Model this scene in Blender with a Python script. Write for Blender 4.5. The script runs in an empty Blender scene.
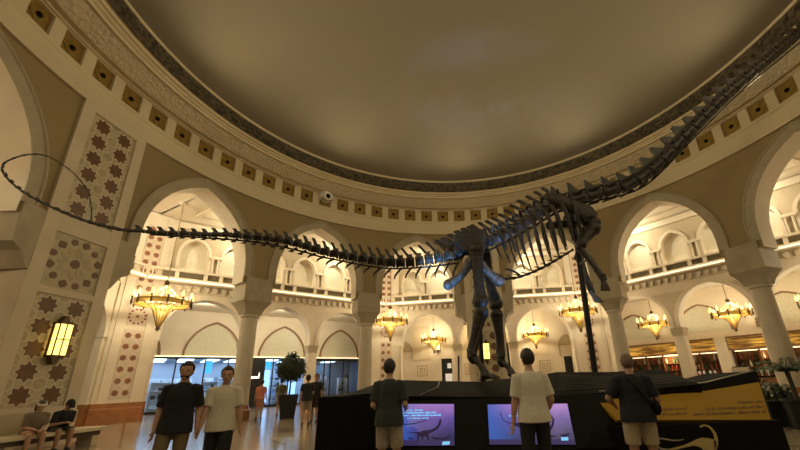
import bpy, bmesh, math, random
from mathutils import Vector, Matrix, noise
random.seed(7)
R = math.radians
S = bpy.context.scene
COL = S.collection
PI = math.pi

# ------------------------------------------------------------------ camera
PITCH, ROLL, FPX = .3276, -.0375, 360.99
PPX, PPY = 35.4, 34.6
CAMZ = 1.35
_c, _s = math.cos(PITCH), math.sin(PITCH)
Fv = Vector((0, _c, _s)); U0 = Vector((0, -_s, _c)); X0 = Vector((1, 0, 0))
Xv = X0 * math.cos(ROLL) + U0 * math.sin(ROLL)
Uv = -X0 * math.sin(ROLL) + U0 * math.cos(ROLL)
CAMP = Vector((0, 0, CAMZ))
cam_data = bpy.data.cameras.new('camera')
cam = bpy.data.objects.new('camera', cam_data); COL.objects.link(cam)
m3 = Matrix((Xv, Uv, -Fv)).transposed()
cam.matrix_world = Matrix.Translation(CAMP) @ m3.to_4x4()
cam_data.sensor_width = 36
cam_data.lens = 36 * FPX / 800
cam_data.shift_x = -PPX / 800
cam_data.shift_y = PPY / 800
cam_data.clip_start = .05
cam_data.clip_end = 300
S.camera = cam

def at(px, py, y):
    """real point at distance y in front of the entrance for a sight line measured on the photograph"""
    d = Fv + Xv * ((px - 400 - PPX) / FPX) - Uv * ((py - 225 - PPY) / FPX)
    return CAMP + d * (y / d.y)

# ------------------------------------------------------------------ hall geometry (metres = K * survey units)
K = .9
CX, CY = 1.6124, 9.4457
RR = 14.73
OA = 21.0
def cyl(a, z, r):
    a = R(a); return Vector((CX + K * r * math.sin(a), CY + K * r * math.cos(a), K * z))
def octp(n, s, z, A=OA):
    n = R(n); return Vector((CX + K * (A * math.sin(n) + s * math.cos(n)), CY + K * (A * math.cos(n) - s * math.sin(n)), K * z))
def mrot(c_ang, r=RR):
    return lambda s, z, d: cyl(c_ang + math.degrees(s / r), z, r + d)
def moct(n, A=OA):
    return lambda s, z, d: octp(n, s, z, A + d)

# ------------------------------------------------------------------ materials
def _nt(name):
    m = bpy.data.materials.new(name); m.use_nodes = True
    nt = m.node_tree; b = nt.nodes['Principled BSDF']
    return m, nt, b
def mat(name, col, rough=.6, metal=0, bump=None, var=None, emit=None, spec=None, coat=0):
    """col linear rgb; bump=(scale, strength, detail); var=(scale, amount)"""
    m, nt, b = _nt(name)
    b.inputs['Base Color'].default_value = (*col, 1)
    b.inputs['Roughness'].default_value = rough
    b.inputs['Metallic'].default_value = metal
    if spec is not None: b.inputs['Specular IOR Level'].default_value = spec
    if coat: b.inputs['Coat Weight'].default_value = coat
    tc = None
    if bump or var:
        tc = nt.nodes.new('ShaderNodeTexCoord')
    if var:
        n = nt.nodes.new('ShaderNodeTexNoise'); n.inputs['Scale'].default_value = var[0]; n.inputs['Detail'].default_value = 4
        nt.links.new(tc.outputs['Object'], n.inputs['Vector'])
        r = nt.nodes.new('ShaderNodeValToRGB')
        k = var[1]
        r.color_ramp.elements[0].position = .3; r.color_ramp.elements[1].position = .7
        r.color_ramp.elements[0].color = (*[c * (1 - k) for c in col], 1)
        r.color_ramp.elements[1].color = (*[min(1, c * (1 + k)) for c in col], 1)
        nt.links.new(n.outputs['Fac'], r.inputs['Fac']); nt.links.new(r.outputs['Color'], b.inputs['Base Color'])
    if bump:
        n = nt.nodes.new('ShaderNodeTexNoise'); n.inputs['Scale'].default_value = bump[0]
        n.inputs['Detail'].default_value = bump[2] if len(bump) > 2 else 2
        nt.links.new(tc.outputs['Object'], n.inputs['Vector'])
        bp = nt.nodes.new('ShaderNodeBump'); bp.inputs['Strength'].default_value = bump[1]; bp.inputs['Distance'].default_value = .05
        nt.links.new(n.outputs['Fac'], bp.inputs['Height']); nt.links.new(bp.outputs['Normal'], b.inputs['Normal'])
    if emit:
        b.inputs['Emission Color'].default_value = (*emit[0], 1); b.inputs['Emission Strength'].default_value = emit[1]
    return m
M = {}
M['cream'] = mat('cream_plaster', (.60, .50, .34), .7, var=(.7, .06))
M['frame'] = mat('pale_limestone', (.56, .47, .35), .65, var=(1.2, .07))
M['band'] = mat('arch_limestone', (.37, .31, .215), .7, bump=(9, .25, 4), var=(2, .1))
M['spandrel'] = mat('ochre_spandrel_plaster', (.27, .198, .092), .75, var=(.5, .06))
M['column'] = mat('column_limestone', (.52, .45, .34), .6, var=(1.5, .08))
M['hall'] = mat('hall_limestone', (.66, .57, .44), .65, var=(.8, .06))
M['tan'] = mat('dimmed_upper_wall_plaster', (.47, .385, .26), .7, var=(.8, .06))  # darker copy of the hall tone, weaker light put into its colour
M['soffit'] = mat('ceiling_plaster', (.70, .62, .50), .8, var=(.4, .03))
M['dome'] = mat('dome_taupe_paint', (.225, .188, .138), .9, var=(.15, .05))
M['gold'] = mat('gilded_coffer', (.27, .17, .035), .5, .35, bump=(14, .3, 3), var=(6, .25))
M['boss'] = mat('dark_boss', (.012, .008, .004), .7, spec=.1)
M['star'] = mat('rust_star_tile', (.12, .05, .014), .45, var=(5, .25))
M['redstar'] = mat('red_star_tile', (.22, .085, .04), .5, var=(5, .2))
M['cell'] = mat('tan_cell_tile', (.38, .31, .19), .5, var=(5, .15))
M['ground'] = mat('sand_ground_tile', (.43, .355, .23), .5, var=(5, .1))
M['line'] = mat('cream_strapwork', (.55, .47, .34), .5)
M['pinkline'] = mat('rose_strapwork', (.62, .48, .38), .5, bump=(18, .3, 2), var=(9, .12))
M['basestone'] = mat('brown_marble', (.30, .12, .045), .3, var=(3, .2))
M['basestripe'] = mat('light_brown_marble', (.42, .20, .09), .3)
M['darkopen'] = mat('parapet_grille', (.16, .13, .075), .7)
M['glow'] = mat('warm_cove_light', (.9, .8, .6), .5, emit=((1, .80, .46), 2.2))
M['nichelight'] = mat('niche_uplight', (.9, .85, .7), .5, emit=((1, .86, .56), 7))
M['bulb'] = mat('candle_bulb', (1, .85, .5), .4, emit=((1, .74, .22), 1.15))
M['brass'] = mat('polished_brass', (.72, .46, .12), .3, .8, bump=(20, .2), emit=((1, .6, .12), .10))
M['bowl'] = mat('gilded_glass', (.62, .36, .07), .3, .2, emit=((1, .55, .07), .42))
M['bowl'].node_tree.nodes['Principled BSDF'].inputs['Alpha'].default_value = .6
M['chain'] = mat('bronze_chain', (.25, .17, .08), .5, .5)
M['lantern'] = mat('lantern_glass', (1, .8, .4), .3, emit=((1, .68, .15), 2.3))
M['bronze'] = mat('dark_bronze', (.10, .065, .03), .45, .6)
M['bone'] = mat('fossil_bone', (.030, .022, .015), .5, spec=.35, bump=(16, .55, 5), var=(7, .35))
M['bonelight'] = mat('fossil_bone_resin_lit', (.10, .08, .06), .42, spec=.4, bump=(16, .6, 5), var=(6, .4))  # paler resin tone; blue lamps' brightness on these bones put into it
M['steel'] = mat('black_steel', (.012, .012, .012), .42, .4)
M['black'] = mat('black_laminate', (.005, .0045, .004), .6, spec=.12)
M['blacktop'] = mat('black_gloss_deck', (.007, .0055, .0045), .75, spec=.03)
M['goldpanel'] = mat('mustard_panel', (.30, .165, .006), .6, spec=.2)
M['ink'] = mat('dark_brown_ink', (.10, .04, .008), .6)
M['logo'] = mat('pale_gold_print', (.46, .35, .13), .5)
M['logoline'] = mat('silver_print', (.36, .31, .22), .5)
M['timber'] = mat('bar_timber', (.20, .085, .03), .45, bump=(5, .2), var=(4, .35))
M['trim'] = mat('brown_arch_trim', (.22, .11, .05), .5)
M['leaf'] = mat('dark_leaf', (.018, .03, .012), .5, var=(8, .5))
M['palm'] = mat('palm_leaf', (.05, .075, .03), .5, var=(8, .4))
M['bark'] = mat('bark', (.05, .035, .02), .8)
M['planter'] = mat('black_planter', (.012, .012, .012), .4)
M['soil'] = mat('soil', (.03, .02, .012), .9)
M['petal'] = mat('white_petals', (.75, .7, .6), .6)
M['bench'] = mat('cream_bench_stone', (.52, .43, .28), .4, var=(2, .1))
M['benchdark'] = mat('dark_bench_base', (.06, .03, .015), .5)
M['white'] = mat('white_enamel', (.75, .73, .68), .4)
M['shopshell'] = mat('shop_interior_paint', (.42, .46, .55), .6)
M['shopwhite'] = mat('shop_white', (.8, .82, .88), .5)
M['shopgrey'] = mat('shop_grey', (.25, .28, .34), .5)
M['shopblue'] = mat('shop_blue', (.10, .30, .55), .5)
M['shopframe'] = mat('shop_black_frame', (.010, .010, .012), .35)
M['shoplight'] = mat('shop_light_panel', (1, 1, 1), .5, emit=((.55, .75, 1), 7))
M['cyanlight'] = mat('cyan_sign_panel', (.1, .7, 1), .5, emit=((.06, .5, .95), 1.1))
M['lightbox'] = mat('shop_light_box', (.6, .8, 1), .5, emit=((.30, .55, 1), 2.2))
M['sign'] = mat('lit_white_letters', (1, 1, 1), .5, emit=((1, .92, .8), 2.0))
M['notice'] = mat('white_notice', (.8, .8, .78), .5, emit=((1, .95, .9), .25))
def gold_fascia():
    m, nt, b = _nt('lit_gold_fascia')
    tc = nt.nodes.new('ShaderNodeTexCoord'); mp = nt.nodes.new('ShaderNodeMapping'); mp.inputs['Scale'].default_value = (.5, .5, 5)
    n = nt.nodes.new('ShaderNodeTexNoise'); n.inputs['Scale'].default_value = 1.6; n.inputs['Detail'].default_value = 3
    r = nt.nodes.new('ShaderNodeValToRGB'); r.color_ramp.elements[0].position = .42; r.color_ramp.elements[1].position = .68
    r.color_ramp.elements[0].color = (.12, .05, .008, 1); r.color_ramp.elements[1].color = (.85, .50, .08, 1)
    nt.links.new(tc.outputs['Object'], mp.inputs['Vector']); nt.links.new(mp.outputs['Vector'], n.inputs['Vector'])
    nt.links.new(n.outputs['Fac'], r.inputs['Fac']); nt.links.new(r.outputs['Color'], b.inputs['Emission Color']); nt.links.new(r.outputs['Color'], b.inputs['Base Color'])
    b.inputs['Emission Strength'].default_value = .45; b.inputs['Roughness'].default_value = .4
    return m
M['goldlight'] = gold_fascia()
# sparkling mosaic at the back of the lit niches and above the shop fronts
def mosaic(name, c1, c2, scale):
    m, nt, b = _nt(name)
    tc = nt.nodes.new('ShaderNodeTexCoord'); v = nt.nodes.new('ShaderNodeTexVoronoi'); v.inputs['Scale'].default_value = scale
    r = nt.nodes.new('ShaderNodeValToRGB'); r.color_ramp.elements[0].color = (*c1, 1); r.color_ramp.elements[1].color = (*c2, 1)
    sp = nt.nodes.new('ShaderNodeSeparateColor')
    nt.links.new(tc.outputs['Object'], v.inputs['Vector']); nt.links.new(v.outputs['Color'], sp.inputs['Color'])
    nt.links.new(sp.outputs['Red'], r.inputs['Fac']); nt.links.new(r.outputs['Color'], b.inputs['Base Color'])
    b.inputs['Roughness'].default_value = .4
    return m
M['niche'] = mosaic('niche_mosaic', (.58, .52, .40), (.78, .72, .58), 42)
M['lunette'] = mosaic('lunette_mosaic', (.46, .42, .30), (.66, .61, .46), 34)
M['darkring'] = mosaic('dark_ring_mosaic', (.012, .010, .007), (.13, .10, .06), 9)
def carved(name, col, scale, strength):
    m, nt, b = _nt(name)
    b.inputs['Base Color'].default_value = (*col, 1); b.inputs['Roughness'].default_value = .7
    tc = nt.nodes.new('ShaderNodeTexCoord'); v = nt.nodes.new('ShaderNodeTexVoronoi'); v.inputs['Scale'].default_value = scale
    v.feature = 'DISTANCE_TO_EDGE'
    bp = nt.nodes.new('ShaderNodeBump'); bp.inputs['Strength'].default_value = strength; bp.inputs['Distance'].default_value = .08
    nt.links.new(tc.outputs['Object'], v.inputs['Vector']); nt.links.new(v.outputs['Distance'], bp.inputs['Height'])
    nt.links.new(bp.outputs['Normal'], b.inputs['Normal'])
    return m
M['carved'] = carved('carved_arabesque_plaster', (.54, .455, .32), 5.5, 1.0)
M['lace'] = carved('carved_lace_limestone', (.68, .58, .48), 6, .8)
# marble floor: long pale slabs
def floor_mat():
    m, nt, b = _nt('polished_marble_floor')
    tc = nt.nodes.new('ShaderNodeTexCoord'); mp = nt.nodes.new('ShaderNodeMapping'); mp.inputs['Rotation'].default_value = (0, 0, R(51))
    br = nt.nodes.new('ShaderNodeTexBrick'); br.inputs['Scale'].default_value = .55
    br.inputs['Color1'].default_value = (.34, .26, .17, 1); br.inputs['Color2'].default_value = (.50, .41, .30, 1); br.inputs['Mortar'].default_value = (.16, .10, .055, 1)
    br.inputs['Mortar Size'].default_value = .02; br.inputs['Brick Width'].default_value = 1.2; br.inputs['Row Height'].default_value = .6
    n = nt.nodes.new('ShaderNodeTexNoise'); n.inputs['Scale'].default_value = 1.3; n.inputs['Detail'].default_value = 6
    mx = nt.nodes.new('ShaderNodeMix'); mx.data_type = 'RGBA'; mx.blend_type = 'MULTIPLY'; mx.inputs['Factor'].default_value = .45
    nt.links.new(tc.outputs['Object'], mp.inputs['Vector']); nt.links.new(mp.outputs['Vector'], br.inputs['Vector'])
    nt.links.new(tc.outputs['Object'], n.inputs['Vector'])
    nt.links.new(br.outputs['Color'], mx.inputs[6]); nt.links.new(n.outputs['Color'], mx.inputs[7])
    nt.links.new(mx.outputs[2], b.inputs['Base Color'])
    b.inputs['Roughness'].default_value = .16
    bp = nt.nodes.new('ShaderNodeBump'); bp.inputs['Strength'].default_value = .04
    nt.links.new(n.outputs['Fac'], bp.inputs['Height']); nt.links.new(bp.outputs['Normal'], b.inputs['Normal'])
    return m
M['floor'] = floor_mat()
def glass_mat():
    m = bpy.data.materials.new('shop_glass'); m.use_nodes = True; nt = m.node_tree
    nt.nodes.remove(nt.nodes['Principled BSDF']); o = nt.nodes['Material Output']
    t = nt.nodes.new('ShaderNodeBsdfTransparent'); t.inputs['Color'].default_value = (.88, .93, .95, 1)
    g = nt.nodes.new('ShaderNodeBsdfGlossy'); g.inputs['Roughness'].default_value = .03
    f = nt.nodes.new('ShaderNodeFresnel'); f.inputs['IOR'].default_value = 1.5
    mx = nt.nodes.new('ShaderNodeMixShader')
    nt.links.new(f.outputs['Fac'], mx.inputs['Fac']); nt.links.new(t.outputs['BSDF'], mx.inputs[1]); nt.links.new(g.outputs['BSDF'], mx.inputs[2])
    nt.links.new(mx.outputs['Shader'], o.inputs['Surface'])
    return m
M['glass'] = glass_mat()

# ------------------------------------------------------------------ mesh collector
class MB:
    def __init__(s): s.v = []; s.f = []; s.m = []
    def poly(s, pts, m=0):
        i = len(s.v); s.v += [tuple(p) for p in pts]; s.f.append(tuple(range(i, i + len(pts)))); s.m.append(m)
    def quad(s, a, b, c, d, m=0): s.poly((a, b, c, d), m)
    def grid(s, rows, m=0, close=False):
        i = len(s.v); n = len(rows[0])
        for r in rows: s.v += [tuple(p) for p in r]
        for a in range(len(rows) - 1):
            for b in range(n if close else n - 1):
                c = (b + 1) % n
                s.f.append((i + a * n + b, i + a * n + c, i + (a + 1) * n + c, i + (a + 1) * n + b)); s.m.append(m)
    def box(s, c, size, rot=None, m=0, taper=1.0):
        c = Vector(c); hx, hy, hz = [k / 2 for k in size]
        p = []
        for z, t in ((-hz, 1), (hz, taper)):
            for x, y in ((-hx, -hy), (hx, -hy), (hx, hy), (-hx, hy)):
                q = Vector((x * t, y * t, z))
                p.append(c + (rot @ q if rot else q))
        for f in ((0, 1, 2, 3), (4, 5, 6, 7), (0, 1, 5, 4), (1, 2, 6, 5), (2, 3, 7, 6), (3, 0, 4, 7)): s.poly([p[k] for k in f], m)
    def hexa(s, p, m=0):
        for f in ((0, 1, 2, 3), (4, 5, 6, 7), (0, 1, 5, 4), (1, 2, 6, 5), (2, 3, 7, 6), (3, 0, 4, 7)): s.poly([p[k] for k in f], m)
    def mbox(s, Mf, s0, s1, z0, z1, d0, d1, m=0, seg=None):
        """box in wall coordinates, curved along s when seg"""
        n = max(1, int(math.ceil(abs(s1 - s0) / seg))) if seg else 1
        rows = []
        for i in range(n + 1):
            t = s0 + (s1 - s0) * i / n
            rows.append([Mf(t, z0, d0), Mf(t, z1, d0), Mf(t, z1, d1), Mf(t, z0, d1)])
        s.grid(rows, m, True); s.poly(rows[0], m); s.poly(rows[-1], m)
    def tube(s, pts, rad, n=8, m=0, cap=True, flat=None):
        pts = [Vector(p) for p in pts]
        if not hasattr(rad, '__len__'): rad = [rad] * len(pts)
        rows = []; up = None
        for i, p in enumerate(pts):
            a = pts[max(0, i - 1)]; b = pts[min(len(pts) - 1, i + 1)]
            t = (b - a).normalized()
            if up is None:
                up = Vector((0, 0, 1)) if abs(t.z) < .9 else Vector((1, 0, 0))
            sd = t.cross(up).normalized(); up = sd.cross(t).normalized()
            r = rad[i]; fl = flat or 1
            rows.append([p + (sd * math.cos(2 * PI * k / n) * fl + up * math.sin(2 * PI * k / n)) * r for k in range(n)])
        s.grid(rows, m, True)
        if cap: s.poly(rows[0], m); s.poly(rows[-1], m)
    def lathe(s, prof, o, n=24, m=0, a0=0, a1=360, cap=True):
        o = Vector(o); full = (a1 - a0) >= 360
        rows = []
        for r, z in prof:
            rows.append([o + Vector((r * math.cos(R(a0 + (a1 - a0) * k / n)), r * math.sin(R(a0 + (a1 - a0) * k / n)), z)) for k in range(n if full else n + 1)])
        s.grid(rows, m, full)
        if cap and full:
            if prof[0][0] > 1e-4: s.poly(rows[0], m)
            if prof[-1][0] > 1e-4: s.poly(rows[-1], m)
    def ell(s, c, rad, rot=None, n=12, k=8, m=0):
        c = Vector(c); rows = []
        for i in range(k + 1):
            th = PI * i / k
            row = []
            for j in range(n):
                ph = 2 * PI * j / n
                q = Vector((rad[0] * math.sin(th) * math.cos(ph), rad[1] * math.sin(th) * math.sin(ph), rad[2] * math.cos(th)))
                row.append(c + (rot @ q if rot else q))
            rows.append(row)
        s.grid(rows, m, True)
    def prism(s, pts, off, m=0):
        """closed polygon (3D points) extruded by vector off"""
        off = Vector(off); a = [Vector(p) for p in pts]; b = [p + off for p in a]
        s.poly(a, m); s.poly(b, m)
        for i in range(len(a)):
            j = (i + 1) % len(a); s.quad(a[i], a[j], b[j], b[i], m)
    def mprism(s, Mf, pts, d0, d1, m=0):
        """polygon in wall coordinates (s,z) raised from d0 to d1 (front face d1)"""
        a = [Mf(x, z, d0) for x, z in pts]; b = [Mf(x, z, d1) for x, z in pts]
        s.poly(b, m)
        for i in range(len(a)):
            j = (i + 1) % len(a); s.quad(a[i], a[j], b[j], b[i], m)
    def build(s, name, mats, parent=None, smooth=35, merge=True):
        me = bpy.data.meshes.new(name)
        me.from_pydata(s.v, [], s.f)
        if not isinstance(mats, (list, tuple)): mats = [mats]
        for q in mats: me.materials.append(q)
        me.polygons.foreach_set('material_index', s.m)
        bm = bmesh.new(); bm.from_mesh(me)
        if merge: bmesh.ops.remove_doubles(bm, verts=bm.verts, dist=.0004)
        bmesh.ops.dissolve_degenerate(bm, edges=bm.edges, dist=1e-5)
        bmesh.ops.recalc_face_normals(bm, faces=bm.faces)
        bm.to_mesh(me); bm.free()
        if smooth:
            me.polygons.foreach_set('use_smooth', [True] * len(me.polygons))
            me.set_sharp_from_angle(angle=R(smooth))
        o = bpy.data.objects.new(name, me); COL.objects.link(o)
        if parent is not None: put(o, parent)
        return o
ROOTM = {}
def put(o, parent):
    o.parent = parent
    o.matrix_parent_inverse = ROOTM.get(parent.name, Matrix.Identity(4)).inverted()
def tag(o, label, cat, group=None, kind=None):
    o['label'] = label; o['category'] = cat
    if group: o['group'] = group
    if kind: o['kind'] = kind
    return o
def thing(name, label, cat, loc=(0, 0, 0), group=None, kind=None):
    o = bpy.data.objects.new(name, None); COL.objects.link(o); o.location = loc
    o.empty_display_size = .2
    ROOTM[o.name] = Matrix.Translation(Vector(loc))
    return tag(o, label, cat, group, kind)
def struct(o, label, cat):
    return tag(o, label, cat, None, 'structure')

def arch_pts(c, hw, zs, h, off=0, n=9):
    r = (h * h + hw * hw) / (2 * hw); x0 = r - hw; ro = r + off
    a1 = math.acos(max(-1, min(1, x0 / ro)))
    L = [(c + x0 - ro * math.cos(a1 * i / n), zs + ro * math.sin(a1 * i / n)) for i in range(n + 1)]
    return L + [(2 * c - s, z) for s, z in reversed(L[:-1])]
def panel_wall(mb, Mf, nodes, ztop, d0, d1, seg=None, m=0, msoff=1, back=True):
    """wall whose lower edge follows nodes [(s, z)]: front, back and underside"""
    for (s0, z0), (s1, z1) in zip(nodes, nodes[1:]):
        n = max(1, int(math.ceil(abs(s1 - s0) / seg))) if seg else 1
        for i in range(n):
            a, b = i / n, (i + 1) / n
            sa, sb = s0 + (s1 - s0) * a, s0 + (s1 - s0) * b
            za, zb = z0 + (z1 - z0) * a, z0 + (z1 - z0) * b
            if abs(sb - sa) > 1e-6:
                mb.quad(Mf(sa, za, d0), Mf(sb, zb, d0), Mf(sb, ztop, d0), Mf(sa, ztop, d0), m)
                if back: mb.quad(Mf(sa, za, d1), Mf(sb, zb, d1), Mf(sb, ztop, d1), Mf(sa, ztop, d1), m)
            mb.quad(Mf(sa, za, d0), Mf(sb, zb, d0), Mf(sb, zb, d1), Mf(sa, za, d1), msoff)
def archivolt(mb, Mf, c, hw, zs, h, z0, width, proj, m=0, dback=0):
    inn = [(c - hw, z0)] + arch_pts(c, hw, zs, h) + [(c + hw, z0)]
    out = [(c - hw - width, z0)] + arch_pts(c, hw, zs, h, width) + [(c + hw + width, z0)]
    for (a, b), (e, f) in zip(zip(inn, inn[1:]), zip(out, out[1:])):
        mb.quad(Mf(*a, -proj), Mf(*b, -proj), Mf(*f, -proj), Mf(*e, -proj), m)
        mb.quad(Mf(*e, -proj), Mf(*f, -proj), Mf(*f, dback), Mf(*e, dback), m)
        mb.quad(Mf(*a, -proj), Mf(*b, -proj), Mf(*b, dback), Mf(*a, dback), m)
    for a, e in ((inn[0], out[0]), (inn[-1], out[-1])):
        mb.quad(Mf(*a, -proj), Mf(*e, -proj), Mf(*e, dback), Mf(*a, dback), m)
LIGHTS = []
def point(loc, power, col, r=.12, name='lamp_light'):
    l = bpy.data.lights.new(name, 'POINT'); l.energy = power; l.color = col; l.shadow_soft_size = r
    o = bpy.data.objects.new(name, l); COL.objects.link(o); o.location = loc; LIGHTS.append(o); return o
AMBIENT, DRUM_FILL, GAL_FILL, BLUE, EXPO = .22, 790, 280, 1100, 0.0
# ================================================================== SETTING
def lerp(a, b, t): return a + (b - a) * t
def star(c, z, r, q=.72, rot=0, n=8):
    return [(c + (r if i % 2 == 0 else r * q) * math.cos(rot + PI * i / n), z + (r if i % 2 == 0 else r * q) * math.sin(rot + PI * i / n)) for i in range(2 * n)]
def disc(c, z, r, n=16, sx=1):
    return [(c + sx * r * math.cos(2 * PI * i / n), z + r * math.sin(2 * PI * i / n)) for i in range(n)]
# --- floor
mb = MB(); mb.lathe([(.01, 0), (20, 0), (48, 0), (48, -.2), (.01, -.2)], (CX, CY, 0), 64, cap=False)
struct(mb.build('floor', M['floor'], smooth=0), 'polished pale marble floor of the round hall', 'floor')

# --- rotunda drum: wall with pointed arches
PIERS = (-84.1, 5.9, 95.9)
ARCH_A = sorted([p + k for p in PIERS for k in (18, 45, 72)] + [-102.1, -129.1])
ARCH_A = [a for a in ARCH_A if a < 145]
HW, ZS, AH, ZI = 2.56, 7.9, 3.55, 7.0
deg2s = RR * PI / 180
T = 1.15
Mr = mrot(0)
nodes = [((-129.1 - 14) * deg2s, ZI)]
for a in ARCH_A:
    c = a * deg2s
    nodes += [(c - HW, ZI)] + arch_pts(c, HW, ZS, AH) + [(c + HW, ZI)]
nodes.append(((ARCH_A[-1] + 14) * deg2s, ZI))
mb = MB(); panel_wall(mb, Mr, nodes, 12.4, 0, T, seg=.45)
wall_rot = struct(mb.build('wall_rotunda', [M['spandrel'], M['hall']], smooth=25), 'curved ochre drum wall above the ring of pointed arches', 'wall')
for a in ARCH_A:
    mb = MB(); archivolt(mb, Mr, a * deg2s, HW, ZS, AH, ZI + .35, .44, .05)
    r0 = (AH * AH + HW * HW) / (2 * HW)
    outl = [(a * deg2s - HW - .44, ZI + .35)] + arch_pts(a * deg2s, HW, ZS, AH, .44, 12) + [(a * deg2s + HW + .44, ZI + .35)]
    mb.tube([Mr(s_, z_, -.05) for s_, z_ in outl], .05, 6)
    mb.build('archivolt', M['band'], wall_rot)
# --- columns of the drum
def col_label(a):
    return {-52: 'stout pale column on the left between the two walking men and the topiary', -26: 'stout pale column rising behind the man in the dark tee shirt',
            37: 'pale column behind the bald man in navy, right of the front leg pole', 64: 'large pale column at far right beside the palm'}.get(round(a))
def capital(mb, Mf, c, w0, w1, z0, z1, d0, d1, m=0):
    """tapering impost: narrow below, wide above"""
    rows = []
    for i in range(5):
        t = i / 4; k = t ** 1.6
        w = w0 + (w1 - w0) * k; z = z0 + (z1 - z0) * t
        dm = (d0 + d1) / 2; hd = (w / w1) * (d1 - d0) / 2
        rows.append([Mf(c - w, z, dm - hd), Mf(c + w, z, dm - hd), Mf(c + w, z, dm + hd), Mf(c - w, z, dm + hd)])
    mb.grid(rows, m, True); mb.poly(rows[0], m); mb.poly(rows[-1], m)
COLS = [-52.6, -25.6, 37.4, 64.4, -115.6, -142]
for a in COLS[:5]:
    lab = col_label(a) or 'pale column of the drum arcade outside the view behind the left pier'
    p = cyl(a, 0, RR + T / 2)
    t = thing('column', lab, 'column', p, 'columns of the drum arcade', None)
    c = a * deg2s
    o = p / K
    mb = MB(); mb.lathe([(.62, 0), (.62, .5), (.55, .55), (.5, .75)], (0, 0, 0), 8); mb.v = [(p.x + K * x, p.y + K * y, K * z) for x, y, z in mb.v]
    mb.build('base', M['basestone'], t)
    mb = MB(); mb.lathe([(.46, .75), (.44, 1.2), (.42, 3), (.40, 5.2), (.47, 5.25), (.47, 5.35), (.42, 5.38)], (0, 0, 0), 28); mb.v = [(p.x + K * x, p.y + K * y, K * z) for x, y, z in mb.v]
    mb.build('shaft', M['column'], t)
    mb = MB(); capital(mb, Mr, c, .44, .78, 5.38, 6.05, -.1, T + .1); mb.build('capital', M['band'], t)
    mb = MB(); mb.mbox(Mr, c - .76, c + .76, 6.05, 6.9, -.12, T + .12, seg=.4); mb.mbox(Mr, c - .72, c + .72, 6.9, 7.36, -.09, T + .05, seg=.4)
    mb.build('impost_block', M['band'], t)
# --- star panels
def star_panel(Mf, s0, s1, z0, z1, cols, rows, d, mats, parent, name='star_panel', frame=.0, rs=.42):
    """mosaic panel: strapwork ground, eight pointed stars, tan cells"""
    mb = MB(); mb.mbox(Mf, s0, s1, z0, z1, d + .03, d, 0)
    w = (s1 - s0) / cols; h = (z1 - z0) / rows
    lim = lambda P: [(min(s1 - .015, max(s0 + .015, x)), min(z1 - .015, max(z0 + .015, y))) for x, y in P]
    for i in range(cols):
        for j in range(rows):
            mb.mprism(Mf, star(s0 + w * (i + .5), z0 + h * (j + .5), rs * min(w, h) * 1.30, .68), d, d - .007, 3)
            mb.mprism(Mf, star(s0 + w * (i + .5), z0 + h * (j + .5), rs * min(w, h) * 1.06, .68), d, d - .014, 1)
    for i in range(cols + 1):
        for j in range(rows + 1):
            c = s0 + w * i; z = z0 + h * j
            r = .26 * min(w, h)
            pts = [(min(s1 - .02, max(s0 + .02, x)), min(z1 - .02, max(z0 + .02, y))) for x, y in disc(c, z, r, 8)]
            mb.mprism(Mf, lim(disc(c, z, r * 1.22, 8)), d, d - .006, 3)
            mb.mprism(Mf, pts, d, d - .010, 2)
    return mb.build(name, mats, parent, smooth=0, merge=False)
def medallion(Mf, s0, s1, z0, z1, d, mats, parent):
    mb = MB(); mb.mbox(Mf, s0, s1, z0, z1, d + .03, d, 0)
    c, z = (s0 + s1) / 2, (z0 + z1) / 2; r = min(s1 - s0, z1 - z0) / 2
    mb.mprism(Mf, disc(c, z, r * .18), d, d - .014, 1)
    for k in range(12):
        a = PI / 6 * k; ca, sa = math.cos(a), math.sin(a)
        pet = [(x * r, y * r) for x, y in ((.24, 0), (.34, .075), (.52, .115), (.62, .06), (.66, 0), (.62, -.06), (.52, -.115), (.34, -.075))]
        mb.mprism(Mf, [(c + x * ca - y * sa, z + x * sa + y * ca) for x, y in pet], d, d - .010, 2)
        a2 = a + PI / 12
        q = (c + r * .86 * math.cos(a2), z + r * .86 * math.sin(a2))
        if k % 2: mb.mprism(Mf, disc(q[0], q[1], r * .13, 12), d, d - .014, 1)
        else: mb.mprism(Mf, star(q[0], q[1], r * .17, .8, a2, 4), d, d - .014, 1)
    for sx in (-1, 1):
        for sz in (-1, 1):
            mb.mprism(Mf, disc(c + sx * r * .86, z + sz * r * .86, r * .11, 6), d, d - .010, 2)
    return mb.build('medallion_panel', mats, parent, smooth=0, merge=False)
MOS = [M['ground'], M['star'], M['cell'], M['line']]
def lantern(Mf, c, z, d, label, grp='wall lanterns'):
    t = thing('wall_lantern', label, 'lantern', Mf(c, z - .75, d), grp)
    mb = MB(); mb.mbox(Mf, c - .2, c + .2, z - .5, z + .5, d - .27, d - .06); mb.build('glass', M['lantern'], t, 0)
    mb = MB()
    for z0, z1 in ((.5, .56), (-.56, -.5)): mb.mbox(Mf, c - .24, c + .24, z + z0, z + z1, d - .30, d)
    for x in (-.21, 0, .21): mb.mbox(Mf, c + x - .016, c + x + .016, z - .5, z + .5, d - .285, d - .26)
    mb.mbox(Mf, c - .21, c + .21, z - .015, z + .015, d - .283, d - .26)
    for x in (-.21, .21): mb.mbox(Mf, c + x - .02, c + x + .02, z - .5, z + .5, d - .08, d)
    mb.mprism(Mf, [(c - .14, z - .56), (c - .06, z - .8), (c + .06, z - .8), (c + .14, z - .56)], d - .02, d - .2)
    mb.mprism(Mf, [(c - .14, z + .56), (c - .04, z + .78), (c + .04, z + .78), (c + .14, z + .56)], d - .02, d - .2)
    mb.build('frame', M['bronze'], t, 0)
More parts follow.
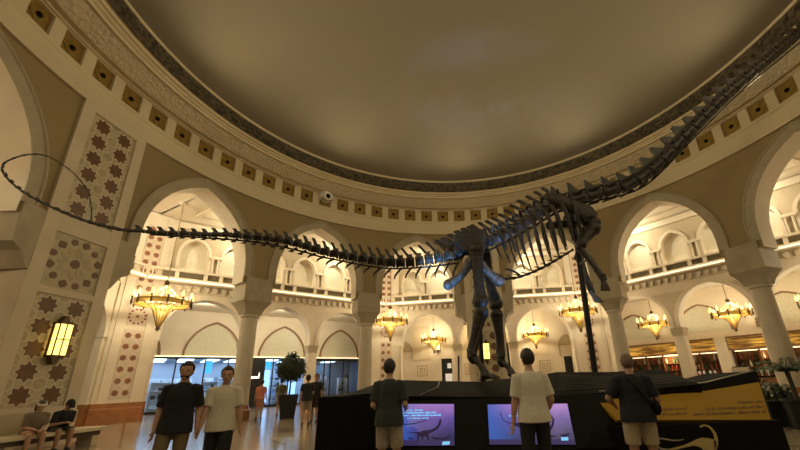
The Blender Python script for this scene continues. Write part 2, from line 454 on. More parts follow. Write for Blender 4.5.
for a in PIERS:
    c = a * deg2s
    lab = {-84: 'great mosaic pier at far left with rust stars, medallion and lit lantern', 6: 'mosaic pier at the back behind the dinosaur legs',
           96: 'mosaic pier of the drum outside the view on the right'}[round(a)]
    t = thing('mosaic_pier', lab, 'pier', cyl(a, 0, RR), 'mosaic piers of the drum')
    hw = 5.05 * deg2s; cc = c; c = 0; Mp = moct(a, RR)
    mb = MB(); mb.mbox(Mp, c - hw, c + hw, 0, 7.0, -.10, T, seg=.5); mb.mbox(Mp, c - hw, c + hw, 7.0, 12.0, -.10, .04)
    # frame strips round the three panels
    for s0, s1 in ((-1.3, -.88), (.88, 1.3)): mb.mbox(Mp, c + s0, c + s1, 0.9, 12.0, -.17, -.05)
    for z0, z1 in ((.9, 1.2), (4.72, 4.95), (6.85, 7.5), (11.75, 12.0)): mb.mbox(Mp, c - .95, c + .95, z0, z1, -.165, -.05, seg=.5)
    mb.build('pier_body', M['frame'], t)
    mb = MB(); mb.mbox(Mp, c - hw - .05, c + hw + .05, 0, 1.05, -.2, T + .05, seg=.5); mb.build('base', M['frame'], t)
    for sd in (-1, 1):
        mb = MB()
        e0, e1 = hw, 7.95 * deg2s
        rows = []
        for zz, k in ((5.35, 0.1), (5.6, .3), (5.85, .45), (6.05, .9), (6.9, 1.0), (6.9, .92), (7.36, .92)):
            x0 = cc + sd * e0; x1 = cc + sd * (e0 + (e1 - e0) * k)
            rows.append([Mr(x0, zz, -.1), Mr(x1, zz, -.1), Mr(x1, zz, T + .05), Mr(x0, zz, T + .05)])
        mb.grid(rows, 0, True); mb.poly(rows[0]); mb.poly(rows[-1]); mb.build('corbel', M['band'], t)
    star_panel(Mp, c - .88, c + .88, 7.5, 11.75, 2, 6, -.11, MOS, t)
    medallion(Mp, c - .9, c + .9, 4.95, 6.85, -.11, MOS, t)
    star_panel(Mp, c - .88, c + .88, 1.2, 4.72, 2, 5, -.11, MOS, t)
lantern(moct(-84.1, RR), .06, 3.28, -.17, 'glowing yellow lantern on the great pier at far left')
lantern(moct(5.9, RR), -.1, 3.35, -.17, 'glowing yellow lantern behind the dinosaur hind legs')

# --- cornice, coffered frieze, cove and dome
def ring(mb, prof, m=0, n=120, a0=-143, a1=141):
    rows = [[cyl(a0 + (a1 - a0) * k / n, z, r) for k in range(n + 1)] for r, z in prof]
    mb.grid(rows, m)
mb = MB(); ring(mb, [(RR + .1, 12.0), (RR - .13, 12.0), (RR - .14, 12.08), (RR - .11, 12.14), (RR - .10, 12.8), (RR - .13, 12.86), (RR - .06, 12.95), (RR - .06, 13.08)])
ring(mb, [(RR - .06, 13.93), (RR - .06, 13.97), (RR - .16, 13.97), (RR - .18, 14.05), (14.28, 14.05), (14.28, 14.0)])
PH, DP = math.degrees(-1.703), math.degrees(.0857)
coff = [PH + DP * k for k in range(-8, 48)]
ch = .41 / (RR) * 180 / PI
edges = []
for a in coff: edges += [a - ch, a + ch]
edges = [-143] + edges + [141]
for e0, e1 in zip(edges[0::2], edges[1::2]):
    n = max(1, int((e1 - e0) / 2))
    for k in range(n):
        b0, b1 = e0 + (e1 - e0) * k / n, e0 + (e1 - e0) * (k + 1) / n
        mb.quad(cyl(b0, 13.08, RR - .06), cyl(b1, 13.08, RR - .06), cyl(b1, 13.93, RR - .06), cyl(b0, 13.93, RR - .06))
        for bb in (b0, b1): mb.quad(cyl(bb, 13.08, RR - .06), cyl(bb, 13.93, RR - .06), cyl(bb, 13.93, RR + .12), cyl(bb, 13.08, RR + .12))
for a in coff:
    for z in (13.08, 13.93):
        mb.quad(cyl(a - ch, z, RR - .06), cyl(a + ch, z, RR - .06), cyl(a + ch, z, RR + .12), cyl(a - ch, z, RR + .12))
frieze = struct(mb.build('trim_1', M['cream'], smooth=25), 'cream cornice and frieze with a row of gilded square coffers', 'cornice')
for a in coff:
    if not (-100 < a < 98): continue
    Mc = mrot(a)
    mb = MB(); mb.mbox(Mc, -.43, .43, 13.06, 13.95, .05, .12)
    for q in range(4):  # faceted square set diagonally
        pass
    mb.mprism(Mc, [(0, 13.14), (.36, 13.505), (0, 13.87), (-.36, 13.505)], .05, .02)
    co = mb.build('coffer', M['gold'], frieze, 0)
    mb = MB()
    p = Mc(0, 13.505, .0); rad = [.11, .10, .06, .0]
    rows = [[Mc(rr * math.cos(PI / 4 * k), 13.505 + rr * math.sin(PI / 4 * k), dd) for k in range(8)] for rr, dd in ((.10, .03), (.10, -.03), (.06, -.07), (.005, -.09))]
    mb.grid(rows, 0, True); mb.build('boss', M['boss'], co)
mb = MB(); ring(mb, [(14.28, 14.02), (14.2, 14.06), (13.74, 14.5), (13.7, 14.52)]); struct(mb.build('trim_2', M['carved'], smooth=40), 'carved arabesque band above the coffers', 'frieze')
mb = MB(); ring(mb, [(13.7, 14.52), (13.7, 14.48), (13.6, 14.48), (13.58, 14.56), (13.46, 14.62), (13.46, 14.68), (13.34, 14.70), (13.32, 14.78), (13.25, 14.80)])
struct(mb.build('trim_3', M['cream'], smooth=30), 'cream cove moulding under the dome ring', 'moulding')
mb = MB(); rows = [[cyl(3 * k, z, r_) for k in range(120)] for r_, z in ((13.25, 14.79), (13.27, 14.85), (13.27, 15.52), (13.25, 15.58))]
mb.grid(rows, 0, True); struct(mb.build('trim_4', M['darkring'], smooth=40), 'dark mosaic ring round the edge of the dome', 'moulding')
mb = MB(); rows = [[cyl(3 * k, z, r_) for k in range(120)] for r_, z in ((13.27, 15.57), (13.19, 15.56), (13.17, 15.64), (13.17, 15.72), (13.27, 15.75))]
mb.grid(rows, 0, True); struct(mb.build('trim_5', M['cream'], smooth=25), 'thin cream bead inside the dark dome ring', 'moulding')
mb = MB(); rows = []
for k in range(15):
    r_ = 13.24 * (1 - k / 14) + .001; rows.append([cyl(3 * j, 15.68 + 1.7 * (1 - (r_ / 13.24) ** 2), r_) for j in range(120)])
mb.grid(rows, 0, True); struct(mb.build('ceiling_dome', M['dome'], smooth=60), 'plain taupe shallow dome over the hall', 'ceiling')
mb = MB(); rows = []
for r_, z in ((13.3, 15.7), (RR + .5, 15.7), (RR + .5, 12.3)): rows.append([cyl(-143 + 284 * k / 90, z, r_) for k in range(91)])
mb.grid(rows, 0); struct(mb.build('trim_6', M['cream'], smooth=25), 'hidden outer back of the cornice', 'moulding')

# --- octagonal gallery round the drum
WALLS = [(-129.1, 'wall_entrance'), (-84.1, 'wall_side'), (-39.1, 'wall_left'), (5.9, 'wall_back'), (50.9, 'wall_right'), (95.9, 'wall_east')]
WDESC = {'wall_side': 'far left', 'wall_left': 'left', 'wall_back': 'back', 'wall_right': 'right', 'wall_east': 'far right', 'wall_entrance': 'entrance side'}
SIDE = OA * math.tan(R(22.5))
LA = (0, -4.95, 4.95)      # lower arches
LHW, LZS, LH, LZI = 2.05, 4.9, 2.35, 4.5
LHS = {0: 2.05, -4.95: 2.25, 4.95: 2.25}
NS = [-6.2, -3.72, -1.24, 1.24, 3.72, 6.2]
for n, nm in WALLS:
    Mo = moct(n); vis = nm not in ('wall_entrance', 'wall_east')
    mb = MB()
    nodes = [(-SIDE, 0), (-7.25, 0)]
    for c in sorted(LA): h_ = LHS[c]; nodes += [(c - h_, LZI)] + arch_pts(c, h_, LZS, LH) + [(c + h_, LZI)]
    nodes += [(7.25, 0), (SIDE, 0)]
    nodes[1:2] = [(-7.25, 0), (-7.25, LZI)]; nodes[-2:-1] = [(7.25, LZI), (7.25, 0)]
    panel_wall(mb, Mo, nodes, 8.95, 0, .9)
    # ledge between both storeys and upper wall
    nodes = [(-SIDE, 8.95)]
    for c in NS: nodes += [(c - .78, 8.95)] + arch_pts(c, .78, 10.3, .98, n=8) + [(c + .78, 8.95)]
    nodes += [(SIDE, 8.95)]
    panel_wall(mb, Mo, nodes, 12.6, 0, .5, m=2, msoff=0)
    mb.quad(Mo(-SIDE, 8.95, 0), Mo(SIDE, 8.95, 0), Mo(SIDE, 8.95, .9), Mo(-SIDE, 8.95, .9))
    mb.mbox(Mo, -SIDE, SIDE, 11.95, 12.35, -.2, 0)
    w = struct(mb.build(nm, [M['hall'], M['soffit'], M['tan']], smooth=25), 'pale limestone gallery wall on the %s with niches above arches' % WDESC[nm], 'wall')
    if not vis: continue
    for c in sorted(LA):
        mb = MB(); archivolt(mb, Mo, c, LHS[c], LZS, LH, LZI, .26, .06); mb.build('archivolt', M['hall'], w)
    for c in (-7.47, 7.47):
        mb = MB(); mb.mbox(Mo, c - .25, c + .25, 0, 1.05, -.04, .93); mb.build('pillar_base', M['basestone'], w)
    for c in (-2.375, 2.375):
        mb = MB(); mb.mbox(Mo, c - .33, c + .33, 0, 3.95, .08, .82); mb.build('pillar', M['hall'], w)
        mb = MB(); mb.mbox(Mo, c - .38, c + .38, 0, 1.05, .03, .87); mb.build('pillar_base', M['basestone'], w)
        mb = MB(); capital(mb, Mo, c, .34, .45, 3.95, 4.5, -.02, .92); mb.build('pillar_capital', M['carved'], w)
        mb = MB(); mb.mprism(Mo, [(c - .2, 4.6), (c + .2, 4.6), (c + .36, 5.6), (c + .85, 6.5), (c + 1.35, 7.0), (c - 1.35, 7.0), (c - .85, 6.5), (c - .36, 5.6)], 0, -.02)
        mb.build('carved_spandrel', M['lace'] if nm != 'wall_right' else M['carved'], w)
    for c in NS:
        mb = MB(); mb.mbox(Mo, c - .82, c + .82, 8.95, 11.5, .38, .46); mb.build('niche_back', M['niche'], w)
        mb = MB(); archivolt(mb, Mo, c, .78, 10.3, .98, 8.95, .19, .11); mb.build('niche_surround', M['hall'], w)
        mb = MB(); mb.mbox(Mo, c - .7, c + .7, 8.97, 9.02, .2, .28); mb.build('niche_light', M['nichelight'], w, 0)
    for k in range(5):
        c = (NS[k] + NS[k + 1]) / 2
        for dx in (-.17, .17):
            mb = MB(); b = Mo(c + dx, 0, -.12)
            mb.lathe([(.11, 9.0), (.09, 9.08), (.075, 9.15), (.07, 9.95), (.12, 10.1)], (0, 0, 0), 10); mb.v = [(b.x + K * x, b.y + K * y, K * z) for x, y, z in mb.v]
            mb.build('colonnette', M['hall'], w)
        mb = MB(); mb.mbox(Mo, c - .36, c + .36, 10.1, 10.28, -.26, 0); mb.build('impost', M['hall'], w)
    # parapet: rails, posts and dark grilles
    mb = MB()
    mb.mbox(Mo, -SIDE, SIDE, 8.86, 9.0, -.52, -.16); mb.mbox(Mo, -SIDE, SIDE, 8.22, 8.45, -.5, -.16)
    x = -SIDE
    gr = []
    for c in NS: gr.append((c - .68, c + .68))
    for k in range(5): c = (NS[k] + NS[k + 1]) / 2; gr.append((c - .34, c + .34))
    gr.sort(); gr2 = [(-8.2, -7.1)] + gr + [(7.1, 8.2)]
    ee = [-SIDE] + [q for g in gr2 for q in g] + [SIDE]
    for e0, e1 in zip(ee[0::2], ee[1::2]): mb.mbox(Mo, e0, e1, 8.45, 8.86, -.48, -.18)
    par = mb.build('parapet', M['hall'], w, 25)
    for g0, g1 in gr2:
        mb = MB(); mb.mbox(Mo, g0, g1, 8.45, 8.86, -.3, -.24); mb.build('grille', M['darkopen'], par, 0)
    mb = MB(); mb.mbox(Mo, -SIDE, SIDE, 8.12, 8.22, -.6, 0); mb.mbox(Mo, -SIDE, SIDE, 7.62, 7.7, -.1, 0)
    xx = -8.2
    while xx < 8.3: mb.mprism(Mo, [(xx - .16, 8.02), (xx + .16, 8.02), (xx + .1, 7.72), (xx, 7.66), (xx - .1, 7.72)], 0, -.22); xx += .5
    mb.build('dentil_cornice', M['hall'], w, 25)
    mb = MB(); mb.mbox(Mo, -SIDE + .3, SIDE - .3, 8.225, 8.30, -.58, -.515); mb.build('cove_light', M['glow'], w, 0)
# corner piers with narrow star panels
CORN = [(-106.6, 'tall cream corner pier hidden behind the great left pier'), (-61.6, 'tall cream corner pier with red stars behind the left chandelier'),
        (-16.6, 'tall cream corner pier with red stars right of the topiary shops'), (28.4, 'tall cream corner pier with red stars behind the black front leg pole'),
        (73.4, 'tall cream corner pier at far right behind the large column')]
for a, lab in CORN:
    t = thing('corner_pier', lab, 'pier', cyl(a, 0, 22.2), 'corner piers of the gallery')
    Mc = moct(a, 22.15)
    mb = MB(); mb.mbox(Mc, -1.15, 1.15, 0, 12.45, 0, .5); mb.mbox(Mc, -.95, -.5, .9, 12.3, -.06, 0); mb.mbox(Mc, .5, .95, .9, 12.3, -.06, 0); mb.build('pier_body', M['hall'], t)
    mb = MB(); mb.mbox(Mc, -1.2, 1.2, 0, .74, -.1, .5); mb.mbox(Mc, -1.2, 1.2, .82, 1.05, -.1, .5)
    mb.mbox(Mc, -1.19, 1.19, .74, .82, -.09, .5, 1); mb.build('base', [M['basestone'], M['basestripe']], t)
    RM = [M['pinkline'], M['redstar'], M['line'], M['line']]
    star_panel(Mc, -.48, .48, 1.25, 5.0, 2, 6, -.012, RM, t, rs=.36)
    medallion(Mc, -.48, .48, 5.3, 6.3, -.012, RM, t)
    star_panel(Mc, -.48, .48, 6.7, 11.6, 2, 9, -.012, RM, t, rs=.36)
# gallery ceiling between the drum and the octagon, with mouldings
mb = MB()
for (n, nm) in WALLS:
    Mo = moct(n)
    e = .3
    for k in range(10):
        f0, f1 = k / 10, (k + 1) / 10; s_ = SIDE + .2
        mb.quad(Mo(lerp(-s_, s_, f0), 12.5, .3), Mo(lerp(-s_, s_, f1), 12.5, .3), cyl(n - 22.5 + 45 * f1, 12.5, RR + .5), cyl(n - 22.5 + 45 * f0, 12.5, RR + .5))
struct(mb.build('ceiling_gallery', M['soffit'], smooth=0), 'white plaster ceiling of the gallery behind the arches', 'ceiling')
mb = MB()
for (n, nm) in WALLS:
    A0 = OA - 1.3; s0 = A0 * math.tan(R(22.5)) - 1.5
    Mo = moct(n)
    mb.mbox(Mo, -s0, s0, 12.38, 12.5, -1.5, -1.2); mb.mbox(Mo, -s0 + 1, s0 - 1, 12.38, 12.5, -4.2, -3.95)
    for sx in (-1, 1):
        mb.hexa([Mo(sx * s0, 12.38, -1.5), Mo(sx * (s0 - .3), 12.38, -1.5), Mo(sx * (s0 - 1.3), 12.38, -4.2), Mo(sx * (s0 - 1), 12.38, -4.2), Mo(sx * s0, 12.5, -1.5), Mo(sx * (s0 - .3), 12.5, -1.5), Mo(sx * (s0 - 1.3), 12.5, -4.2), Mo(sx * (s0 - 1), 12.5, -4.2)])
struct(mb.build('trim_7', M['hall'], smooth=0), 'raised panel mouldings on the gallery ceiling', 'moulding')

# --- rooms beyond the lower arches
BACKA = {-129.1: 29, -84.1: 29, -39.1: 29, 5.9: 25.5, 50.9: 27, 95.9: 27}
mb = MB()
for n, nm in WALLS:
    Mo = moct(n); b = BACKA[n] - OA + 1; e = (OA + b) * math.tan(R(22.5))
    mb.quad(Mo(-SIDE, 7.9, .5), Mo(SIDE, 7.9, .5), Mo(e + 1, 7.9, b), Mo(-e - 1, 7.9, b))
struct(mb.build('ceiling_arcade', M['soffit'], smooth=0), 'pale ceiling of the shop arcade behind the lower arches', 'ceiling')
# ================================================================== ROOMS BEHIND THE GALLERY
def rect_frame(mb, Mf, s0, s1, z0, z1, w, d0, d1, m=0):
    mb.mbox(Mf, s0, s1, z1 - w, z1, d0, d1, m); mb.mbox(Mf, s0, s1, z0, z0 + w, d0, d1, m)
    mb.mbox(Mf, s0, s0 + w, z0 + w, z1 - w, d0, d1, m); mb.mbox(Mf, s1 - w, s1, z0 + w, z1 - w, d0, d1, m)
def back_wall(nm, n, A, nodes, ztop, lun, lhw, lz, lh, desc, tw=.16):
    Mo = moct(n, A); mb = MB(); panel_wall(mb, Mo, nodes, ztop, 0, .5)
    w = struct(mb.build(nm, [M['hall'], M['hall']], smooth=0), desc, 'wall')
    for c in lun:
        mb = MB(); mb.mprism(Mo, arch_pts(c, lhw, lz, lh), .02, -.012); mb.build('lunette', M['lunette'], w, 0)
        mb = MB(); archivolt(mb, Mo, c, lhw, lz, lh, lz, tw, .1); mb.build('arch_trim', M['trim'], w)
    return Mo, w
# --- shop wall on the left
Ms, sw = back_wall('wall_shops', -39.1, 29, [(-14, 4.15), (14, 4.15)], 8.0, [-8.85, -3.2, 2.45, 8.1], 1.98, 4.2, 2.72, 'cream wall with lunettes above the shop fronts')
mb = MB(); mb.mbox(Ms, -12, 12, 4.16, 4.22, -.25, -.18); mb.build('cove_light', M['glow'], sw, 0)
def shopfront(s0, s1, label, mull, fz=.35, wall=None, lit=3, door=None):
    t = thing('shopfront', label, 'shopfront', Ms((s0 + s1) / 2, 0, 0), 'shop fronts under the lunettes')
    mb = MB(); mb.mbox(Ms, s0, s1, 4.15 - fz, 4.15, -.02, .12); mb.mbox(Ms, s0, s1, 0, .16, -.02, .12)
    for x in mull: mb.mbox(Ms, x - .05, x + .05, .16, 4.15 - fz, .0, .1)
    mb.mbox(Ms, s0, s0 + .12, .16, 4.15 - fz, -.02, .12); mb.mbox(Ms, s1 - .12, s1, .16, 4.15 - fz, -.02, .12)
    mb.build('frame', M['shopframe'], t, 0)
    e = [s0 + .12] + list(mull) + [s1 - .12]
    for a, b in zip(e, e[1:]):
        mb = MB(); mb.mbox(Ms, a + .02, b - .02, .16, 4.15 - fz, .045, .06); mb.build('glass_pane', M['glass'], t, 0)
    mb = MB(); wl = wall or M['shopshell']
    mb.mbox(Ms, s0, s1, 0, 4.15, 5.0, 5.1); mb.mbox(Ms, s0 - .05, s0 + .02, 0, 4.15, .13, 5.0); mb.mbox(Ms, s1 - .02, s1 + .05, 0, 4.15, .13, 5.0); mb.mbox(Ms, s0, s1, 4.05, 4.15, .13, 5.0)
    mb.build('interior_shell', wl, t, 0)
    for k in range(lit):
        c = s0 + (s1 - s0) * (k + .5) / lit
        mb = MB(); mb.mbox(Ms, c - .5, c + .5, 4.0, 4.05, .9, 4.4); mb.build('light_panel', M['shoplight'], t, 0)
    return t
t1 = shopfront(-11.4, -.15, 'brightly lit white and blue shop front behind the two walking men', [-9.6, -7.5, -5.6, -3.6, -1.9], .14, lit=6)
t2 = shopfront(.95, 4.7, 'bright shop front with cyan panel behind the topiary', [1.75, 3.2], .12, lit=2)
t3 = shopfront(5.3, 11.4, 'dark framed glass shop front right of the topiary', [6.6, 7.2, 8.6, 9.2, 10.3], .3, M['shopgrey'], lit=1)
mb = MB(); mb.mbox(Ms, 1.1, 1.7, 3.2, 3.9, .5, .56); mb.build('cyan_panel', M['cyanlight'], t2, 0)
for a_, b_ in ((1.12, 1.7), (3.35, 4.1)):
    mb = MB(); mb.mbox(Ms, a_, b_, .35, 3.1, .6, .66); mb.build('light_box', M['lightbox'], t2, 0)
mb = MB(); mb.mbox(Ms, -3.5, -3.0, 2.9, 3.9, .5, .56); mb.build('cyan_panel', M['cyanlight'], t1, 0)
# dark fascia between with small white letters
t = thing('shop_sign_panel', 'black sign panel with small white letters beside the second column', 'sign', Ms(.4, 0, 0))
mb = MB(); mb.mbox(Ms, -.12, .92, 0, 4.15, -.06, .1); mb.build('panel', M['shopframe'], t, 0)
def letters(mb, Mf, s, z, d, h, word, m=0, k=.55):
    """block lettering from a tiny stroke font, front face at d"""
    FONT = {'a': ((0, 0, .2, .6), (.4, 0, .6, .6), (0, .5, .6, .66), (0, .25, .6, .38)), 'n': ((0, 0, .2, .66), (.4, 0, .6, .6), (0, .5, .6, .66)), 's': ((0, 0, .6, .14), (0, .52, .6, .66), (0, .26, .6, .4), (0, .3, .2, .6), (.4, .1, .6, .36)),
            'o': ((0, 0, .2, .66), (.4, 0, .6, .66), (0, 0, .6, .14), (0, .52, .6, .66)), 'l': ((.1, 0, .32, 1.9),), 'i': ((.1, 0, .3, .66),), '.': ((0, 0, .2, .14),), 'r': ((0, 0, .2, .66), (0, .5, .5, .66)), 'e': ((0, 0, .2, .66), (0, 0, .6, .14), (0, .52, .6, .66), (0, .27, .6, .4)), 't': ((.15, 0, .35, .9), (0, .5, .5, .64))}
    for chh in word:
        if chh != ' ':
            for x0, z0, x1, z1 in FONT[chh]: mb.mbox(Mf, s + x0 * h, s + x1 * h, z + z0 * h, z + z1 * h, d, d - .03, m)
        s += h * (k + .25)
    return s
for q_, ch_ in enumerate('onsl'):
    mb = MB(); letters(mb, Ms, -.06 + q_ * .208, 2.38, -.06, .26, ch_); mb.build('letter', M['sign'], t, 0)
mb = MB(); mb.mbox(Ms, 4.95, 5.25, 1.5, 3.0, -.1, -.04); tag(mb.build('wall_notice', M['notice'], smooth=0), 'white notice beside the dark shop entrance', 'notice')
mb = MB(); mb.mbox(Ms, 4.7, 5.3, 0, 4.15, -.05, .3); struct(mb.build('wall_pier_shops', M['hall'], smooth=0), 'narrow wall strip between two shop fronts', 'wall')
# shelving and rails inside the shops
rs = random.Random(3)
def shelf_unit(c, d, w, h, label, cols):
    t = thing('display_shelf', label, 'shelf', Ms(c, 0, d), 'display shelves inside the shops')
    mb = MB()
    for x in (c - w / 2, c + w / 2): mb.mbox(Ms, x - .03, x + .03, 0, h, d - .2, d + .2)
    mb.mbox(Ms, c - w / 2, c + w / 2, 0, h, d + .17, d + .2); mb.build('cabinet', M['shopwhite'], t, 0)
    for z in (.3, .95, 1.6, 2.25): 
        if z > h: break
        mb = MB(); mb.mbox(Ms, c - w / 2, c + w / 2, z, z + .04, d - .2, d + .17); mb.build('shelf', M['shopwhite'], t, 0)
        x = c - w / 2 + .15
        while x < c + w / 2 - .2:
            ww = rs.uniform(.12, .3); hh = rs.uniform(.15, .42)
            mb = MB(); mb.mbox(Ms, x, x + ww, z + .04, z + .04 + hh, d - .12, d + .1); mb.build('goods', rs.choice(cols), t, 0); x += ww + rs.uniform(.05, .25)
gc = [M['shopgrey'], M['shopblue'], M['shopwhite'], M['shopframe']]
for k, (c, d) in enumerate([(-9.2, 3.6), (-7.3, 4.4), (-6.2, 2.6), (-4.6, 4.2), (-2.6, 3.4), (-1.2, 4.5)]):
    shelf_unit(c, d, 1.3, 2.6, 'display shelf number %s from the left end inside the bright left shop' % ['one', 'two', 'three', 'four', 'five', 'six'][k], gc)
for k, (c, d) in enumerate([(1.8, 3.2), (3.2, 4.4), (4.1, 2.6)]):
    shelf_unit(c, d, 1.0, 2.4, ['white display shelf under the cyan panel behind the topiary', 'white display shelf at the rear of the shop behind the topiary', 'white display shelf by the right glass of the shop behind the topiary'][k], gc)
for k, (c, d) in enumerate([(7.9, 3.4), (9.7, 2.4)]):
    shelf_unit(c, d, 1.1, 2.3, ['grey display shelf inside the dark shop front', 'display shelf at the right end of the dark shop front'][k], gc)

# --- bar wall on the right
Mr2, bw = back_wall('wall_bar', 50.9, 27, [(-13, 4.0), (-9.6, 4.0), (-9.6, 0), (-9.0, 0), (-9.0, 4.0), (-1.95, 4.0), (-1.95, 0), (-1.2, 0), (-1.2, 4.0), (3.6, 4.0), (3.6, 0), (4.3, 0), (4.3, 4.0), (13, 4.0)], 8.0, [-7.6, -2.4, 2.8, 8.0], 1.8, 4.5, 2.15, 'cream wall with pointed arch trims above the bar', .12)
def bar_bay(s0, s1, label):
    t = thing('back_bar', label, 'back bar', Mr2((s0 + s1) / 2, 0, 1.2), 'timber back bars with lit gold fascias')
    mb = MB(); mb.mbox(Mr2, s0, s1, 3.12, 3.9, .1, .2); mb.build('lit_fascia', M['goldlight'], t, 0)
    mb = MB(); mb.mbox(Mr2, s0, s1, 3.9, 4.02, -.1, .3); mb.mbox(Mr2, s0, s1, 3.0, 3.12, -.15, 1.4); mb.build('cornice', M['timber'], t, 0)
    mb = MB(); mb.mbox(Mr2, s0, s1, 0, 3.0, 1.4, 1.5)
    n = max(2, int((s1 - s0) / 1.2))
    for k in range(n + 1):
        x = s0 + (s1 - s0) * k / n; mb.mbox(Mr2, x - .06, x + .06, 0, 3.0, .9, 1.4)
    mb.build('panelling', M['timber'], t, 0)
    for z in (1.2, 1.75, 2.3):
        mb = MB(); mb.mbox(Mr2, s0, s1, z, z + .04, .95, 1.4); mb.build('shelf', M['timber'], t, 0)
    mb = MB(); mb.mbox(Mr2, s0 + .1, s1 - .1, 2.93, 2.99, 1.0, 1.1); mb.build('shelf_light', M['glow'], t, 0)
    point(Mr2((s0 + s1) / 2, 2.6, .7), 60, (1, .7, .35), .2, 'bar_fill_light')  # fill lamp added to brighten the bar bay
    return s0, s1
bays = [bar_bay(-8.95, -2.0, 'timber back bar with gold lit fascia behind the bald man'), bar_bay(-1.15, 3.55, 'timber back bar with gold lit fascia left of the far right column'), bar_bay(4.35, 9.5, 'timber back bar with gold lit fascia right of the far right column')]
botm = [mat('green_bottle_glass', (.02, .06, .02), .15), mat('amber_bottle_glass', (.25, .09, .02), .15), mat('clear_bottle_glass', (.5, .48, .4), .1), mat('red_label_bottle', (.22, .025, .02), .25)]
bm_ = []
for q, mm in enumerate(botm):
    mb = MB(); mb.lathe([(.075, 0), (.08, .02), (.08, .26), (.03, .36), (.026, .46), (.034, .47), (.034, .5)], (0, 0, 0), 10)
    me_o = mb.build('bottle', mm); bm_.append(me_o)
first = {}
for bi, (s0, s1) in enumerate(bays):
    lab = ['bottle standing in the row of shelves behind the bald man', 'bottle standing on the shelves left of the far right column', 'bottle standing on the shelves right of the far right column'][bi]
    for z in (1.24, 1.79, 2.34):
        x = s0 + .25
        while x < s1 - .2:
            src = rs.choice(bm_)
            o = src.copy(); COL.objects.link(o); o.location = Mr2(x, z + .0, 1.15 + rs.uniform(-.08, .08)); sc_ = rs.uniform(.85, 1.1); o.scale = (sc_, sc_, sc_ * .95)
            tag(o, lab, 'bottle', 'bottles in bay %s of the bar' % ['one', 'two', 'three'][bi]); x += rs.uniform(.2, .6)
for o in bm_: bpy.data.objects.remove(o)
t = thing('bar_counter', 'dark bar counter in front of the bottle shelves', 'counter', Mr2(-2, 0, -1.2))
mb = MB(); mb.mbox(Mr2, -8.6, 8, 0, 1.05, -1.0, -.5); mb.build('body', M['timber'], t, 0)
mb = MB(); mb.mbox(Mr2, -8.7, 8.1, 1.05, 1.14, -1.15, -.4); mb.build('worktop', M['blacktop'], t, 0)
# glassware / coffee machine seen over the podium edge
t = thing('coffee_machine', 'shiny espresso machine standing on the bar counter', 'coffee machine', Mr2(-.6, 1.14, -.8))
mb = MB(); mb.mbox(Mr2, -1.1, -.1, 1.2, 1.75, -1.0, -.5); mb.build('body', mat('brushed_chrome', (.5, .47, .42), .25, .9), t, 0)
mb = MB(); mb.mbox(Mr2, -1.05, -.15, 1.75, 1.82, -.95, -.55); mb.build('cup_rail', M['steel'], t, 0)
mb = MB()
for x in (-1.0, -.2): mb.mbox(Mr2, x - .05, x + .05, 1.14, 1.2, -.9, -.6)
mb.build('feet', M['steel'], t, 0)
for k, x in enumerate((-3.2, -2.9, -2.5, -2.2, .5, .85)):
    mb = MB(); b = Mr2(x, 1.14, -.8); mb.lathe([(.06, 0), (.06, .01), (.012, .02), (.012, .14), (.07, .22), (.075, .32), (.06, .42)], b, 12)
    tag(mb.build('wine_glass', M['shopwhite']), 'pale wine glass standing on the bar counter', 'glass', 'glasses on the bar counter')
# pendant wall arm lamps on the right pillars
# --- back wall in the middle
Mb, kw = back_wall('wall_rear', 5.9, 25.5, [(-12, 3.7), (-9.3, 3.7), (-9.3, 3.7), (-8.2, 3.7), (-8.2, 0), (-4.25, 0), (-4.25, 3.65), (-3.2, 3.65), (-3.2, 0), (7.3, 0), (7.3, 3.4), (8.1, 3.4), (8.1, 0), (12, 0)], 8.0, [], 1, 4, 1, 'cream panelled wall with doorways behind the dinosaur legs')
for c0, c1 in ((-7.0, -5.3), (-2.4, -.6), (1.2, 3.0), (4.2, 6.0)):
    mb = MB(); rect_frame(mb, Mb, c0, c1, 3.6, 6.9, .12, -.07, .02); mb.mbox(Mb, c0 + .12, c1 - .12, 3.72, 6.78, -.015, .02); mb.build('moulded_panel', M['cream'], kw, 0)
for c in (-6.1, -1.5, 2.1, 5.5):
    mb = MB(); rect_frame(mb, Mb, c - .5, c + .5, 2.1, 3.1, .08, -.03, .01); rect_frame(mb, Mb, c - .26, c + .26, 2.34, 2.86, .07, -.03, .01); mb.mbox(Mb, c - .1, c + .02, 2.5, 2.7, -.03, .01)
    mb.build('square_ornament', M['cell'], kw, 0)
for c in (-7.4, 6.9):
    mb = MB(); archivolt(mb, Mb, c - .35 if c < 0 else c + .8, .62, 4.4, .9, 3.4 if c > 0 else 3.7, .13, .08); mb.mprism(Mb, arch_pts(c - .35 if c < 0 else c + .8, .62, 4.4, .9) , .01, -.02); mb.build('blind_arch', M['cell'], kw)
def doorway(nm, s0, s1, z, label):
    mb = MB(); mb.mbox(Mb, s0, s1, 0, z, .3, .5); o = struct(mb.build(nm, M['shopframe'], smooth=0), label, 'doorway')
    return o
d1 = doorway('door_1', -4.25, -3.2, 3.65, 'dark doorway with two white signs at the back')
mb = MB(); mb.mbox(Mb, -3.68, -3.3, 2.75, 3.2, .22, .3); mb.mbox(Mb, -3.58, -3.4, 3.0, 3.22, .2, .3, 0); tag(mb.build('white_sign', M['notice'], smooth=0), 'small white sign in the upper part of the dark doorway', 'sign')
mb = MB(); mb.mbox(Mb, -3.9, -3.25, 1.5, 2.25, .2, .3); tag(mb.build('poster', M['notice'], smooth=0), 'white poster in the lower part of the dark doorway', 'poster')
doorway('door_2', -9.3, -8.2, 3.7, 'dark doorway beside the cream corner pier'); doorway('door_3', 7.3, 8.1, 3.4, 'dark doorway right of the white shirted man')
